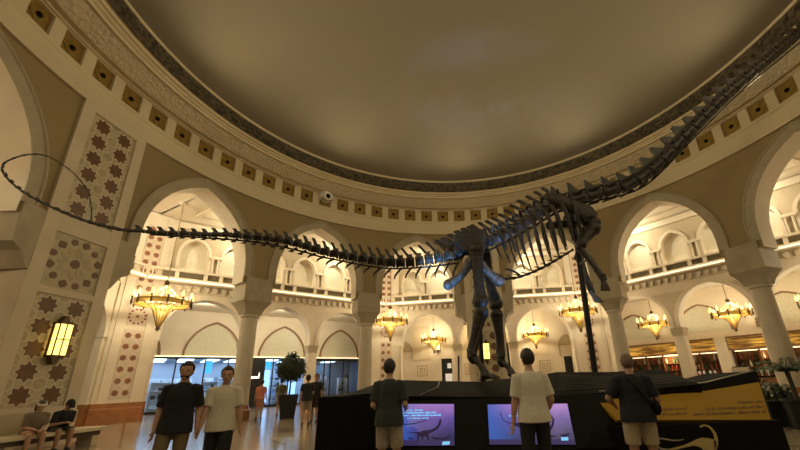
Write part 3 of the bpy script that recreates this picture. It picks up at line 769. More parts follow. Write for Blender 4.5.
lantern(Mb, -4.5, 5.0, 0, 'slim glowing lantern above the dark doorway')
# --- side rooms out of view
for nm, n, A, ds in (('wall_side_rear', -84.1, 29, 'plain wall behind the far left arches'), ('wall_east_rear', 95.9, 27, 'plain wall behind the far right arches')):
    Mo = moct(n, A); mb = MB(); mb.mbox(Mo, -13, 13, 0, 8, 0, .3); struct(mb.build(nm, M['hall'], smooth=0), ds, 'wall')

# ================================================================== CHANDELIERS
WARM = (1, .86, .57)
def chandelier(c, rad, zr, ztip, zc, label, group, power, n=12):
    """brass ring of candle lamps over a tapering gilded bowl"""
    c = Vector(c); p = Vector((c.x, c.y, K * zr)); t = thing('chandelier', label, 'chandelier', p, group)
    r = K * rad; g = lambda z: K * (z - zr)
    mb = MB(); mb.lathe([(.02, g(zc)), (.22, g(zc)), (.2, g(zc) - .08), (.03, g(zc) - .16)], p, 14); mb.build('ceiling_rose', M['frame'], t)
    mb = MB(); mb.tube([p + Vector((0, 0, g(zc) - .14)), p + Vector((0, 0, r * .95))], .022, 6); mb.build('chain', M['chain'], t)
    mb = MB(); mb.lathe([(.03, r * 1.0), (.12, r * .92), (.09, r * .8), (.14, r * .74), (.03, r * .66)], p, 12); mb.build('hub', M['bronze'], t)
    mb = MB()
    for k in range(n):
        a = 2 * PI * k / n; mb.tube([p + Vector((.1 * math.cos(a), .1 * math.sin(a), r * .76)), p + Vector((r * .5 * math.cos(a), r * .5 * math.sin(a), r * .3)), p + Vector((r * .93 * math.cos(a), r * .93 * math.sin(a), .12))], .012, 5)
    mb.build('stay_rods', M['brass'], t)
    mb = MB(); mb.lathe([(r * .98, .13), (r * 1.0, .1), (r * .97, .0), (r * 1.0, -.1), (r * .98, -.13), (r * .92, -.1), (r * .93, 0), (r * .92, .1), (r * .98, .13)], p, 36, cap=False)
    mb.build('ring', M['brass'], t)
    zt = g(ztip)
    prof = [(r * .52, -.10), (r * .43, -.2), (r * .29, -.42), (r * .17, zt * .6), (r * .085, zt * .82), (.05, zt * .92)]
    mb = MB()
    for k in range(n):
        a = 2 * PI * k / n; mb.tube([p + Vector((r * q * math.cos(a), r * q * math.sin(a), z)) for q, z in ((.95, -.06), (.75, -.14), (.51, -.1))], .016, 5)
    mb.build('spokes', M['brass'], t)
    mb = MB(); mb.lathe(prof, p, 24, cap=False); mb.build('bowl', M['bowl'], t)
    mb = MB()
    for k in range(n):
        a = 2 * PI * k / n; mb.tube([p + Vector((q * 1.01 * math.cos(a), q * 1.01 * math.sin(a), z)) for q, z in prof], .016, 5)
    mb.build('ribs', M['bronze'], t)
    mb = MB(); mb.lathe([(.02, zt * .9), (.09, zt * .93), (.1, zt * .97), (.03, zt * 1.02), (.005, zt * 1.06)], p, 10); mb.build('finial', M['bronze'], t)
    for k in range(n):
        a = 2 * PI * (k + .5) / n; q = p + Vector((r * 1.04 * math.cos(a), r * 1.04 * math.sin(a), 0))
        mb = MB(); mb.lathe([(.02, -.22), (.045, -.1), (.03, .1), (.05, .2), (.05, .22)], q, 8); s_ = mb.build('candle_holder', M['bronze'], t)
        mb = MB(); mb.lathe([(.035, .22), (.07, .32), (.06, .42), (.004, .56)], q, 8); b_ = mb.build('bulb', M['bulb'], s_)
        b_.matrix_parent_inverse = s_.matrix_world.inverted() if False else Matrix.Identity(4)
    point(p + Vector((0, 0, .45)), power, WARM, .25, 'chandelier_light')
for a, lab, pw in ((-61.6, 'large brass chandelier hanging left beside the first arch', 1), (-16.7, 'brass chandelier hanging above the man in the dark tee shirt', 1), (27.6, 'brass chandelier hanging behind the black front leg pole', 1), (-106.6, 'brass chandelier out of view behind the great left pier', 1), (73, 'brass chandelier hidden behind the far right column', 1)):
    chandelier(cyl(a, 0, 19.5), 1.32, 6.25, 4.75, 12.5, lab, 'chandeliers of the gallery', 280)
for n, s, lab in ((5.9, -4.7, 'brass chandelier in the back arch left of the dinosaur legs'), (5.9, 0, 'brass chandelier hidden behind the back mosaic pier'), (5.9, 4.65, 'brass chandelier in the back arch above the man in white'),
                  (50.9, -4.75, 'gold chandelier in the narrow right arch beside the pale column'), (50.9, .3, 'gold chandelier in the wide right arch over the bar'), (50.9, 4.9, 'gold chandelier behind the far right column')):
    chandelier(octp(n, s, 0, 23.8), 1.12, 5.25, 4.1, 7.9, lab, 'chandeliers behind the lower arches', 260)
for s in (-4.85, 0, 4.85):
    point(octp(-39.1, s, 7.3, 24.5), 260, (1, .90, .66), .2, 'arcade_downlight')
# ================================================================== DINOSAUR SKELETON
DY = 9.3          # distance of the hips from the entrance side
def pxpath(path):
    """smooth path through measured points (px, py, y) -> dense list of 3D points"""
    P = [at(*q) for q in path]
    out = []
    for i in range(len(P) - 1):
        p0 = P[max(0, i - 1)]; p1 = P[i]; p2 = P[i + 1]; p3 = P[min(len(P) - 1, i + 2)]
        for k in range(8):
            t = k / 8
            out.append(.5 * ((2 * p1) + (-p0 + p2) * t + (2 * p0 - 5 * p1 + 4 * p2 - p3) * t * t + (-p0 + 3 * p1 - 3 * p2 + p3) * t ** 3))
    out.append(P[-1]); return out
def resample(pts, step):
    L = [0]
    for a, b in zip(pts, pts[1:]): L.append(L[-1] + (b - a).length)
    tot = L[-1]; n = max(1, round(tot / step)); out = []; j = 0
    for i in range(n + 1):
        d = tot * i / n
        while j < len(L) - 2 and L[j + 1] < d: j += 1
        t = (d - L[j]) / max(1e-9, L[j + 1] - L[j]); out.append(pts[j].lerp(pts[j + 1], t))
    return out
dino = thing('dinosaur_skeleton', 'huge dark long-necked dinosaur skeleton rearing on its hind legs above the podium', 'dinosaur skeleton', at(484, 378, DY))
UPW = Vector((0, 0, 1))
def frame_at(pts, i):
    a = pts[max(0, i - 1)]; b = pts[min(len(pts) - 1, i + 1)]
    t = (b - a).normalized(); bn = t.cross(UPW).normalized(); up = bn.cross(t).normalized()
    return t, up, bn
def frag(): return random.uniform(.92, 1.08)
def centrum(mb, p, t, L, r, n=10):
    pts = [p + t * (L * q) for q in (-.46, -.38, -.12, .12, .38, .46)]
    mb.tube(pts, [r * .86, r, r * .72, r * .72, r, r * .86], n)
def blade(mb, base, tip, t, bn, wb, wt, th):
    """flat neural spine / chevron blade from base to tip; widths along t, thickness along bn"""
    mid = base.lerp(tip, .5)
    rows = []
    for q, w, h in ((base, wb, th), (mid, (wb + wt) * .42, th * .7), (base.lerp(tip, .9), wt, th * .9), (tip, wt * .75, th * .6)):
        rows.append([q - t * w - bn * h * .3, q - bn * h, q + t * w - bn * h * .3, q + t * w + bn * h * .3, q + bn * h, q - t * w + bn * h * .3])
    mb.grid(rows, 0, True); mb.poly(rows[0]); mb.poly(rows[-1])
# --- tail
TAIL = [(457, 255.5, DY), (445, 257, DY), (429, 259.6, DY), (413, 262, DY), (397, 263, DY), (380, 262, DY), (357, 258, DY - .05), (336, 254.5, DY - .1), (319, 250.5, DY - .15), (303, 245.7, DY - .2),
        (284, 241, DY - .3), (270, 238.6, DY - .35), (246, 236.6, DY - .45), (225, 234.6, DY - .55), (207, 234.6, DY - .6), (183, 233.4, DY - .7), (160, 232.6, DY - .8), (140, 231, DY - .9)]
tp = resample(pxpath(TAIL), .262)
N = len(tp)
for i, p in enumerate(tp):
    t, up, bn = frame_at(tp, i); f = i / (N - 1)          # t points towards the tail tip
    r = lerp(.175, .055, f ** .8); L = .25
    mb = MB(); centrum(mb, p, t, L, r)
    if f < .75:   # arch block under the spine and short side processes
        mb.box(p + up * r * 1.05, (.13, .09, r * .8), Matrix((t, bn, up)).transposed())
        for sd in (-1, 1): mb.tube([p + bn * sd * r * .8 + up * r * .2, p + bn * sd * (r + .16 * (1 - f)) + up * r * .1 + t * .05], [.045, .025], 6)
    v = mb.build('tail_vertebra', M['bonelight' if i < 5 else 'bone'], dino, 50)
    sh = lerp(.52, .14, min(1, f * 1.25) ** .7) * frag()
    lean = lerp(.62, .85, f)
    mb = MB(); base = p + up * r * .8
    if f < .45:
        blade(mb, base, base + (up + t * lean).normalized() * (sh * 1.0), t, bn, .055, .035 + .03 * f, .03)
    else:
        tip = base + (up * .8 + t * lean).normalized() * sh * 1.1
        blade(mb, base + t * .02, tip, t, bn, .07, .055, .03)
    mb.build('neural_spine', M['bone'], v, 50)
    if f < .93:
        ch_ = lerp(.46, .1, min(1, f * 1.2) ** .7) * frag(); b0 = p - up * r
        tip = b0 + (-up * 1.0 + t * lerp(.45, .9, f)) .normalized() * ch_
        mb = MB()
        for sd in (-1, 1): mb.tube([b0 + bn * sd * .05 - t * .03, b0.lerp(tip, .35) + bn * sd * .02], [.022, .024], 6)
        if f < .5: mb.tube([b0.lerp(tip, .3), b0.lerp(tip, .7) + t * .03, tip], [.032, .026, .018], 6)
        else: blade(mb, b0.lerp(tip, .3), tip, t, bn, .025, .07, .025)
        mb.build('chevron', M['bone'], v, 50)
# whiplash end of the tail with its loop
WHIP = [(140, 231, DY - .9), (120, 229.5, DY - 1.0), (89, 222, DY - 1.1), (58, 210, DY - 1.2), (27, 194.5, DY - 1.3), (7, 178, DY - 1.35), (2, 166, DY - 1.35), (13, 158.5, DY - 1.3), (31, 154.2, DY - 1.25), (49, 157, DY - 1.15), (73, 172.5, DY - 1.05), (87, 191, DY - .95), (91.5, 209, DY - .9), (91, 222, DY - .9)]
wp = resample(pxpath(WHIP), .06)
mb = MB(); rad = []
for i in range(len(wp)):
    f = i / len(wp); rad.append(lerp(.045, .016, min(1, f * 1.3)) * (1.25 if i % 4 == 0 else .9))
mb.tube(wp, rad, 6)
for i in range(0, int(len(wp) * .55), 5):
    t, up, bn = frame_at(wp, i); mb.box(wp[i] + up * .03, (.09, .04, .05), Matrix((t, bn, up)).transposed())
mb.build('whiplash_tail', M['bone'], dino, 60)
# steel rail under the tail
mb = MB(); RAIL = [(457, 263, DY), (440, 265.5, DY), (413, 268, DY), (390, 268.5, DY), (365, 265.5, DY - .05), (340, 260.5, DY - .1), (318, 256, DY - .15), (300, 250.8, DY - .2), (270, 244.5, DY - .35), (246, 241, DY - .45), (215, 238.5, DY - .6), (185, 236.5, DY - .7), (150, 234.5, DY - .85)]
mb.tube(pxpath(RAIL), .024, 6); mb.build('tail_rail', M['steel'], dino, 60)
# --- sacrum and pelvis
sac = resample(pxpath([(457, 254, DY), (472, 247, DY), (488, 241.5, DY)]), .2)
for i, p in enumerate(sac):
    t, up, bn = frame_at(sac, i); t = -t; mb = MB(); centrum(mb, p, t, .22, .19)
    for sd in (-1, 1): mb.tube([p, p + bn * sd * .33], [.1, .07], 7)
    v = mb.build('sacral_vertebra', M['bone'], dino, 50)
    mb = MB(); base = p + up * .15; blade(mb, base, base + (up + t * .75).normalized() * .58, t, bn, .11, .09, .035); mb.build('neural_spine', M['bone'], v, 50)
SIL = [(453, 243), (454, 236), (460, 231.5), (470, 229.5), (480, 228.5), (486, 230.5), (487, 239), (486, 247), (484, 254), (476, 259), (471, 258), (469, 252), (462, 250)]
for sd in (-1, 1):
    y = DY + sd * .36
    c = at(471, 242, DY)
    a = [at(px, py, y) for px, py in SIL]
    mb = MB(); off = Vector((0, .09, 0)); n = len(a); ctr = sum(a, Vector()) / n
    rows = [[p + (p - ctr) * -.06 - off * .5 for p in a], a, [p + off * .6 for p in a], [p + (p - ctr) * -.06 + off for p in a]]
    mb.grid(rows, 0, True); mb.poly(rows[0]); mb.poly(rows[-1]); il = mb.build('ilium', M['bone'], dino, 40)
def bone(name, pts, rad, mat_='bone', parent=dino, n=10, flat=None, knobs=True):
    mb = MB(); P = resample(pxpath(pts), .05) if len(pts) > 2 else [at(*pts[0]).lerp(at(*pts[1]), k / 12) for k in range(13)]
    m = len(P) - 1; rr = []
    for i in range(m + 1):
        f = i / m
        k = f * (len(rad) - 1); j = min(int(k), len(rad) - 2); r = lerp(rad[j], rad[j + 1], k - j)
        rr.append(r * random.uniform(.97, 1.03))
    mb.tube(P, rr, n, flat=flat)
    if knobs:
        for q, r, s2 in ((P[0], rad[0], 1), (P[-1], rad[-1], -1)):
            mb.ell(q + Vector((0, r * .45, 0)), (r * .85, r * .7, r * .8)); mb.ell(q - Vector((0, r * .45, 0)), (r * .85, r * .7, r * .8))
    return mb.build(name, M[mat_], parent, 60)
yl, yr = DY - .45, DY + .42      # near and far hind legs
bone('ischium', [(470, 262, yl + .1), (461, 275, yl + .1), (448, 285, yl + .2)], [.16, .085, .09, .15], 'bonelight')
bone('ischium', [(472, 262, yr), (464, 274, yr - .1), (453, 283, yr - .2)], [.15, .08, .08, .12])
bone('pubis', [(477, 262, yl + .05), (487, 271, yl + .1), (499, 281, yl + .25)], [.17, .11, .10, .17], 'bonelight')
bone('pubis', [(479, 263, yr), (489, 272, yr - .1), (499, 279, yr - .25)], [.15, .1, .09, .14])
fm = bone('femur', [(476, 250, yl - .05), (478, 272, yl - .05), (480.5, 303, yl - .05)], [.20, .16, .135, .14, .21])
bone('femur', [(485, 254, yr), (489, 280, yr), (496, 305, yr)], [.18, .15, .13, .14, .21])
bone('tibia', [(481.5, 312, yl - .05), (476, 330, yl - .05), (471.5, 352, yl)], [.20, .15, .105, .10, .13])
bone('fibula', [(485, 312, yl - .14), (480, 332, yl - .14), (474, 354, yl - .1)], [.08, .05, .045, .05, .07])
bone('tibia', [(496.5, 314, yr), (499, 335, yr), (500.5, 357, yr)], [.19, .14, .11, .10, .13])
bone('fibula', [(500, 314, yr - .12), (502, 335, yr - .12), (503, 356, yr - .1)], [.08, .05, .045, .05, .07])
def foot(x0, y0, x1, y1, y):
    for k in range(4):
        e = (x1 + k * 1.6 - 3.2, y1 + (k % 2) * 1.2, y - .25 + k * .14)
        mt = bone('metatarsal', [(x0 + k * .8 - 1, y0, y - .12 + k * .08), (lerp(x0, x1, .6) + k * .8, lerp(y0, y1, .55), y - .18 + k * .1), e], [.07, .05, .05, .06])
        a = at(*e); fw = (a - at(x0, y0, y)); fw.z = 0; fw.normalize()
        mb = MB(); mb.tube([a, a + fw * .16 + Vector((0, 0, -.01)), a + fw * .24 + Vector((0, 0, -.07))], [.055, .05, .012], 7); mb.build('toe_claw', M['bone'], mt, 60)
foot(472, 357, 487, 375.5, yl); foot(501, 361, 513, 374.5, yr)
bone('ankle_bone', [(471.5, 355, yl), (474, 360, yl)], [.13, .12]); bone('ankle_bone', [(500.5, 359, yr), (502.5, 364, yr)], [.12, .11])
# --- back
BACK = [(488, 241.5, DY), (500, 237, DY), (512, 230.5, DY), (524, 223, DY), (536, 215, DY), (548, 208, DY), (560, 203, DY)]
bp = resample(pxpath(BACK), .235)
NB = len(bp)
RIBLEN = [.55, .75, .95, 1.15, 1.3, 1.4, 1.45, 1.45, 1.4, 1.3, 1.2, 1.1, 1.0]
for i, p in enumerate(bp):
    t, up, bn = frame_at(bp, i); bk = -t
    r = lerp(.175, .165, i / NB)
    mb = MB(); centrum(mb, p, t, .23, r); mb.box(p + up * r * 1.2, (.15, .12, r * .8), Matrix((t, bn, up)).transposed())
    for sd in (-1, 1): mb.tube([p + up * r * 1.1, p + up * r * 1.9 + bn * sd * .27], [.055, .04], 7)
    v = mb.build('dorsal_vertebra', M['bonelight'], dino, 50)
    mb = MB(); base = p + up * r * 1.2; h = lerp(.52, .48, i / NB) * frag()
    blade(mb, base, base + (up + bk * .55).normalized() * h, t, bn, .07, .055, .04); mb.build('neural_spine', M['bone'], v, 50)
    if i > 0:
        Lr = RIBLEN[min(i - 1, len(RIBLEN) - 1)] * (1.0 if NB < 14 else .95)
        for sd in (-1, 1):
            P = []
            for q in range(13):
                u = q / 12
                wd = .64 * math.sin(min(1, u * 1.5) * PI / 2) * (1 - .22 * u * u)
                P.append(p + up * (.14 - .05 * u) + Vector((0, sd * (.1 + wd * min(1, .45 + i / 9)), 0)) + Vector((lerp(0, .22, u), 0, -Lr * (u ** 1.35))))
            ww = .050 + .022 * (i > NB * .55); rr = [ww * random.uniform(.85, 1.15) if q < 11 else ww * .7 for q in range(13)]
            mb = MB(); mb.tube(P, rr, 7, flat=.6); mb.build('rib', M['bone'], dino, 60)
mb = MB(); mb.tube(pxpath([(484, 253, DY), (498, 246, DY), (512, 239, DY), (530, 228.5, DY), (548, 217.5, DY), (566, 208, DY)]), .03, 6); mb.build('back_rail', M['steel'], dino, 60)
# --- neck
NECK = [(560, 203, DY), (575, 199.5, DY), (592, 195.5, DY), (610, 191, DY - .05), (628, 185, DY - .1), (645, 175, DY - .15), (660, 162, DY - .2), (678, 143, DY - .25), (699, 121, DY - .3), (722, 98, DY - .35), (750, 74, DY - .4), (777, 51, DY - .45), (803, 29, DY - .5), (825, 10, DY - .55)]
npnt = resample(pxpath(NECK), .50)
NN = len(npnt)
for i, p in enumerate(npnt):
    t, up, bn = frame_at(npnt, i); f = i / (NN - 1)
    r = lerp(.19, .125, f); L = .50
    mb = MB(); centrum(mb, p, t, L, r, 10)
    mb.box(p + up * r * .9, (.34, .2, r * .7), Matrix((t, bn, up)).transposed())
    for sd in (-1, 1):   # zygapophyses and cervical rib
        mb.tube([p + bn * sd * r * .6 + up * r * .7 - t * .1, p + bn * sd * r * .8 + up * r * 1.0 + t * .28], [.06, .03], 6)
        mb.tube([p + bn * sd * r * .9 - up * r * .8 + t * .15, p + bn * sd * r * .8 - up * r * 1.15 - t * .3], [.05, .018], 6)
    v = mb.build('neck_vertebra', M['bone'], dino, 50)
    sh = lerp(.36, .15, f) * frag(); b = p + up * r * 1.0
    mb = MB()
    pts = [b - t * .2, b + t * .17, b + up * sh - t * .02 - t * .05, b + up * sh * 1.0 - t * .10]
    rows = [[q - bn * .05 for q in pts], [q + bn * .05 for q in pts]]
    mb.grid(rows, 0, True); mb.poly(rows[0]); mb.poly(rows[1]); mb.build('neural_spine', M['bone'], v, 30)
# skull, held above the frame
hp = npnt[-1]; t, up, bn = frame_at(npnt, NN - 1)
mb = MB(); mb.tube([hp + t * .2, hp + t * .38, hp + t * .62 - up * .03, hp + t * .82 - up * .1], [.10, .15, .11, .07], 10); sk = mb.build('skull', M['bone'], dino, 60)
mb = MB(); mb.tube([hp + t * .26 - up * .14, hp + t * .55 - up * .18, hp + t * .8 - up * .2], [.05, .04, .045], 8); mb.build('jaw', M['bone'], sk, 60)
mb = MB(); mb.tube(pxpath([(585, 203, DY), (605, 199, DY), (632, 192, DY - .1), (650, 182, DY - .15), (668, 165, DY - .2), (686, 146, DY - .25), (708, 123.5, DY - .3), (735, 97, DY - .37), (765, 71, DY - .43), (803, 40, DY - .5)]), .026, 6); mb.build('neck_rail', M['steel'], dino, 60)
# --- shoulder girdle and arms
ys, yf = DY - .55, DY + .5
for y, dx in ((ys, 0), (yf, -5)):
    bone('scapula', [(549 + dx, 196, y), (558 + dx, 200, y - .02), (572 + dx, 206, y), (584 + dx, 213, y), (591 + dx, 220, y)], [.12, .16, .17, .20, .27, .24], flat=.55, knobs=False)
    bone('coracoid', [(588 + dx, 217, y), (594 + dx, 224, y)], [.16, .18], flat=.7)
bone('humerus', [(594, 229, ys - .08), (588, 236, ys - .12), (581, 244, ys - .1)], [.18, .13, .11, .15])
bone('humerus', [(584, 232, yf), (581, 245, yf), (579, 257, yf)], [.17, .12, .1, .14])
for k, dx in ((0, 0), (1, 2.6)):
    bone('radius' if k else 'ulna', [(579 + dx, 247, ys - .1 + k * .1), (590 + dx, 261, ys - .15 + k * .1), (602 + dx * .5, 277, ys - .2 + k * .1)], [.10, .07, .06, .08] if not k else [.06, .05, .045, .06])
    bone('radius' if k else 'ulna', [(579 + dx, 259, yf + k * .1), (584 + dx, 274, yf + k * .1), (591 + dx * .5, 290, yf + k * .1)], [.10, .07, .06, .08] if not k else [.06, .05, .045, .06])
def hand(x, y, yy, fx, fy, mt):
    for k in range(5):
        sp = (k - 2) * 1.2
        b_ = bone('hand_bone', [(x + sp * .3, y, yy + (k - 2) * .05), (x + fx * .5 + sp * .8, y + fy * .5, yy + (k - 2) * .06), (x + fx + sp * 1.5, y + fy, yy + (k - 2) * .07)], [.05, .032, .036, .03], mt)
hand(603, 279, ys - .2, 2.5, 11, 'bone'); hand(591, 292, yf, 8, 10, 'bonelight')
bone('wrist_bone', [(602, 276, ys - .2), (603.5, 279, ys - .2)], [.09, .08]); bone('wrist_bone', [(590.5, 289, yf), (592, 292, yf)], [.09, .08])
mb = MB(); mb.tube([at(580, 264, DY - .1), at(588, 259, ys)], .03, 6); mb.build('arm_brace', M['steel'], dino, 60)
mb = MB(); mb.tube([at(548, 226, DY - .3), at(560, 224.5, DY - .2), at(575, 223, DY)], .11, 8); mb.build('shoulder_bar', M['steel'], dino, 60)
mb = MB(); mb.box(at(572, 219, DY), (.30, .5, .36)); mb.build('shoulder_clamp', M['steel'], dino, 30)
# thin whip of small vertebrae strung in front of the belly
BEL = [(502, 279, DY + .6), (512, 278.5, DY + .6), (521, 276.5, DY + .6), (532, 272.5, DY + .6), (545, 266.5, DY + .6), (558, 259, DY + .6), (573, 249.5, DY + .6)]
bl = resample(pxpath(BEL), .11)
mb = MB()
mb.tube(bl, [.05 if k % 2 else .028 for k in range(len(bl))], 6)
for k in range(3, len(bl) - 2, 2):
    t, up, bn = frame_at(bl, k); mb.tube([bl[k], bl[k] + up * .13 - t * .17], [.026, .014], 5)
mb.tube(pxpath([(521, 276.5, DY + .6), (516, 272.5, DY + .6), (510, 270, DY + .6), (505, 269.3, DY + .6)]), [.03] * 25, 6)
mb.build('slender_tail_section', M['bone'], dino, 60)
# --- steel posts
def post(p0, p1, r, name='support_post'):
    mb = MB(); mb.tube([p0, p1], r, 10); mb.build(name, M['steel'], dino, 60)
deck_z = 1.37
def base_under(px, py, y): p = at(px, py, y); return Vector((p.x, p.y, deck_z - .05))
q = at(574, 222, DY); post(q, Vector((at(594.5, 371, DY).x, DY, deck_z - .05)), .075)
q = at(480, 246, DY); post(Vector((at(482.6, 340, DY).x, DY, at(480, 250, DY).z)), Vector((at(482.6, 377, DY).x, DY, deck_z - .05)), .055)
for px0, px1, pt in ((507, 511, 343), (458.5, 458.5, 356)):
    q = at(px1, 376, DY + .3); post(Vector((at(px0, pt, DY + .3).x, DY + .3, at(px0, pt, DY + .3).z)), Vector((q.x, DY + .3, deck_z - .05)), .022, 'thin_rod')
# ================================================================== PODIUM
def onplane(px, py, P0, n):
    d = Fv + Xv * ((px - 400 - PPX) / FPX) - Uv * ((py - 225 - PPY) / FPX)
    return CAMP + d * ((P0 - CAMP).dot(n) / d.dot(n))
pod = thing('podium', 'large black faceted podium carrying the dinosaur skeleton', 'podium', (2, 8.5, 0))
XL = at(320, 397, 6.35).x
frontr = [(320, 397), (345, 396), (376, 393), (400, 396), (440, 396.5), (500, 397), (545, 396), (600, 393), (650, 389), (700, 384)]
ridge = [(332, 396), (352, 392.5), (377, 383.5), (399, 380), (440, 381), (496, 382), (540, 377), (557, 372), (610, 372), (660, 369)]
A_ = [at(*p, 6.35) for p in frontr]; B_ = [at(*p, 8.0) for p in ridge]
Cc = []
for i, b in enumerate(B_): Cc.append(Vector((lerp(b.x, A_[i].x, .3), 12.2, min(b.z, 1.38))))
mb = MB()
FA = [Vector((p.x, p.y, 0)) for p in A_]; FC = [Vector((p.x, p.y, 0)) for p in Cc]
for i in range(len(A_) - 1):
    for P, Q in ((FA, A_), (A_, B_), (B_, Cc), (Cc, FC)):
        mb.poly((P[i], P[i + 1], Q[i + 1])); mb.poly((P[i], Q[i + 1], Q[i]))
for P in (0, -1): mb.poly((FA[P], A_[P], B_[P], Cc[P], FC[P]))
mb.build('deck', M['blacktop'], pod, 8)
STR = mat('silver_inlay_and_glint', (.12, .11, .09), .5, .3)
# engraved silver strata lines fanning over the right slope
def deckpt(i0, u, v):
    a = A_[i0].lerp(A_[i0 + 1], u); b = B_[i0].lerp(B_[i0 + 1], u); return a.lerp(b, v) + Vector((0, 0, .012))
for k in range(7):
    P = [deckpt(i, u, .2 + .11 * k - (.05 + .03 * k) * (i - 6 + u) * .45) for i in (6, 7, 8) for u in (.0, .5, .99)]
    mb = MB(); mb.tube(P, .005, 5); mb.build('strata_and_glint_line', STR, pod, 0)
for i in (3,): mb = MB(); mb.tube([deckpt(i, .5, .02), deckpt(i, .95, .5), deckpt(i, 1, 1)], .012, 5)  # glint on a facet edge, painted as a pale diagonal strip
mb.build('strata_and_glint_line', STR, pod, 0)
# left block
mb = MB(); zt = at(321, 397, 6.3).z
mb.hexa([Vector((XL - .03, 6.3, 0)), Vector((at(376, 397, 6.3).x, 6.3, 0)), Vector((at(376, 397, 6.3).x, 7.2, 0)), Vector((XL - .03, 7.6, 0)),
         Vector((XL, 6.3, zt)), Vector((at(376, 397, 6.3).x, 6.3, at(376, 396, 6.3).z)), Vector((at(376, 397, 6.3).x, 7.2, at(376, 396, 6.3).z)), Vector((XL, 7.6, zt))])
mb.build('side_block', M['black'], pod, 0)
# console that carries the screens
CT = at(490, 398, 6.33); CB = at(490, 452, 5.92)
cn = Vector((1, 0, 0)).cross(CB - CT).normalized()
xl, xr = at(376, 440, 6.1).x, at(622, 440, 6.1).x
mb = MB(); mb.hexa([Vector((xl, 5.98, 0)), Vector((xr, 5.98, 0)), Vector((xr, 6.6, 0)), Vector((xl, 6.6, 0)), Vector((xl, CB.y, CB.z)), Vector((xr, CB.y, CB.z)), Vector((xr, 6.6, CB.z)), Vector((xl, 6.6, CB.z))])
mb.hexa([Vector((xl, CB.y, CB.z)), Vector((xr, CB.y, CB.z)), Vector((xr, 6.6, CB.z)), Vector((xl, 6.6, CB.z)), Vector((xl, CT.y, CT.z)), Vector((xr, CT.y, CT.z)), Vector((xr, 6.6, CT.z)), Vector((xl, 6.6, CT.z))])
mb.build('console', M['black'], pod, 0)
# mustard information panel leaning back on the right
GB = at(690, 420, 5.98); GT = at(690, 391, 6.38)
gn = Vector((1, 0, 0)).cross(GB - GT).normalized()
if gn.y > 0: gn = -gn
if cn.y > 0: cn = -cn
gp = [onplane(x, y, GB, gn) for x, y in ((617, 420), (597, 400), (640, 397), (670, 394), (707, 390.5), (759, 382), (771, 419.7))]
mb = MB(); mb.prism(gp, -gn * .06); gold = mb.build('information_panel', M['goldpanel'], pod, 0)
rg = random.Random(11)
def scribble(mb, x0, y0, x1, y1, h, P0, n, off=.006, m=0):
    """one line of small dark lettering strokes between two points of the panel"""
    x = x0
    while x < x1:
        w = rg.uniform(.8, 1.5)
        if rg.random() < .15: x += w; continue
        f = (x - x0) / max(1e-6, x1 - x0); yb = lerp(y0, y1, f); hh = h * rg.choice((.6, .6, .75, 1))
        q = [onplane(a, b, P0 + n * off, n) for a, b in ((x, yb), (x + w * .75, yb), (x + w * .75, yb - hh), (x, yb - hh))]
        mb.poly(q, m); x += w
for a in ((738, 403, 762, 402, 2.0), (704, 410, 764, 407.5, 2.6), (693, 415.2, 766, 412.3, 2.8), (648, 406, 656, 405.6, 1.6), (656, 410.5, 687, 409, 2.2), (653, 415.6, 686, 414.3, 2.4)):
    mb = MB(); scribble(mb, *a[:4], a[4], GB, gn); mb.build('lettering_line', M['ink'], gold, 0)
# black wedge above the panel
wp_ = [onplane(x, y, GB - gn * .03, gn) for x, y in ((600, 401), (600, 392), (650, 389.5), (707, 383), (731, 377), (756, 371), (760.5, 383), (707, 391.5), (670, 395), (640, 398))]
mb = MB(); mb.prism(wp_, Vector((0, 1.3, -.02))); mb.build('wedge', M['blacktop'], pod, 0)
mb = MB(); e_ = [onplane(x, y, GB + gn * .0, gn) for x, y in ((600, 391.6), (650, 389.1), (707, 382.7), (731, 376.6), (756, 370.7))]; mb.tube([p + Vector((0, .05, 0.006)) for p in e_], .008, 5); mb.build('edge_strip', mat('satin_edge', (.35, .3, .2), .35, .5), pod, 0)
# lower box with the printed emblem
BY = 5.9
q = [at(612, 421, BY), at(780.5, 420.3, BY)]
x0, x1, zz = q[0].x, q[1].x, q[1].z
mb = MB(); mb.hexa([Vector((x0, BY, 0)), Vector((x1 + .02, BY, 0)), Vector((x1 + .02, 8.0, 0)), Vector((x0, 8.0, 0)), Vector((x0, BY, zz)), Vector((x1, BY, zz)), Vector((x1, 8.0, zz)), Vector((x0, 8.0, zz))])
base = mb.build('base_box', M['black'], pod, 0)
fn = Vector((0, -1, 0)); FP = Vector((0, BY, 0))
def ribbon(mb, pts, w, P0, n, off, m=0):
    P = [onplane(x, y, P0 + n * off, n) for x, y in pts]
    for i in range(len(P) - 1):
        def side(j):
            a = P[max(0, j - 1)]; b = P[min(len(P) - 1, j + 1)]; return (b - a).cross(n).normalized()
        w0 = w[i] if hasattr(w, '__len__') else w; w1 = w[i + 1] if hasattr(w, '__len__') else w
        s0, s1 = side(i), side(i + 1)
        mb.quad(P[i] - s0 * w0, P[i + 1] - s1 * w1, P[i + 1] + s1 * w1, P[i] + s0 * w0, m)
mb = MB()
NKP = [(700, 426.8), (704, 425.2), (708, 426), (711.5, 428.8), (714.5, 433), (716, 438), (716, 443), (714.5, 450), (714, 453)]
ribbon(mb, NKP, [.016, .012, .014, .018, .022, .026, .032, .026, .022], FP, fn, .008)
mb.poly([onplane(x, y, FP + fn * .008, fn) for x, y in ((714, 439.5), (708, 438.2), (702, 437.6), (697, 439), (690, 442.5), (682, 445.6), (674, 447.6), (667, 449.2), (667, 450.4), (676, 449.6), (686, 447.2), (694, 445.6), (700, 447), (704, 450), (709, 451), (716, 449.5), (717, 443))])
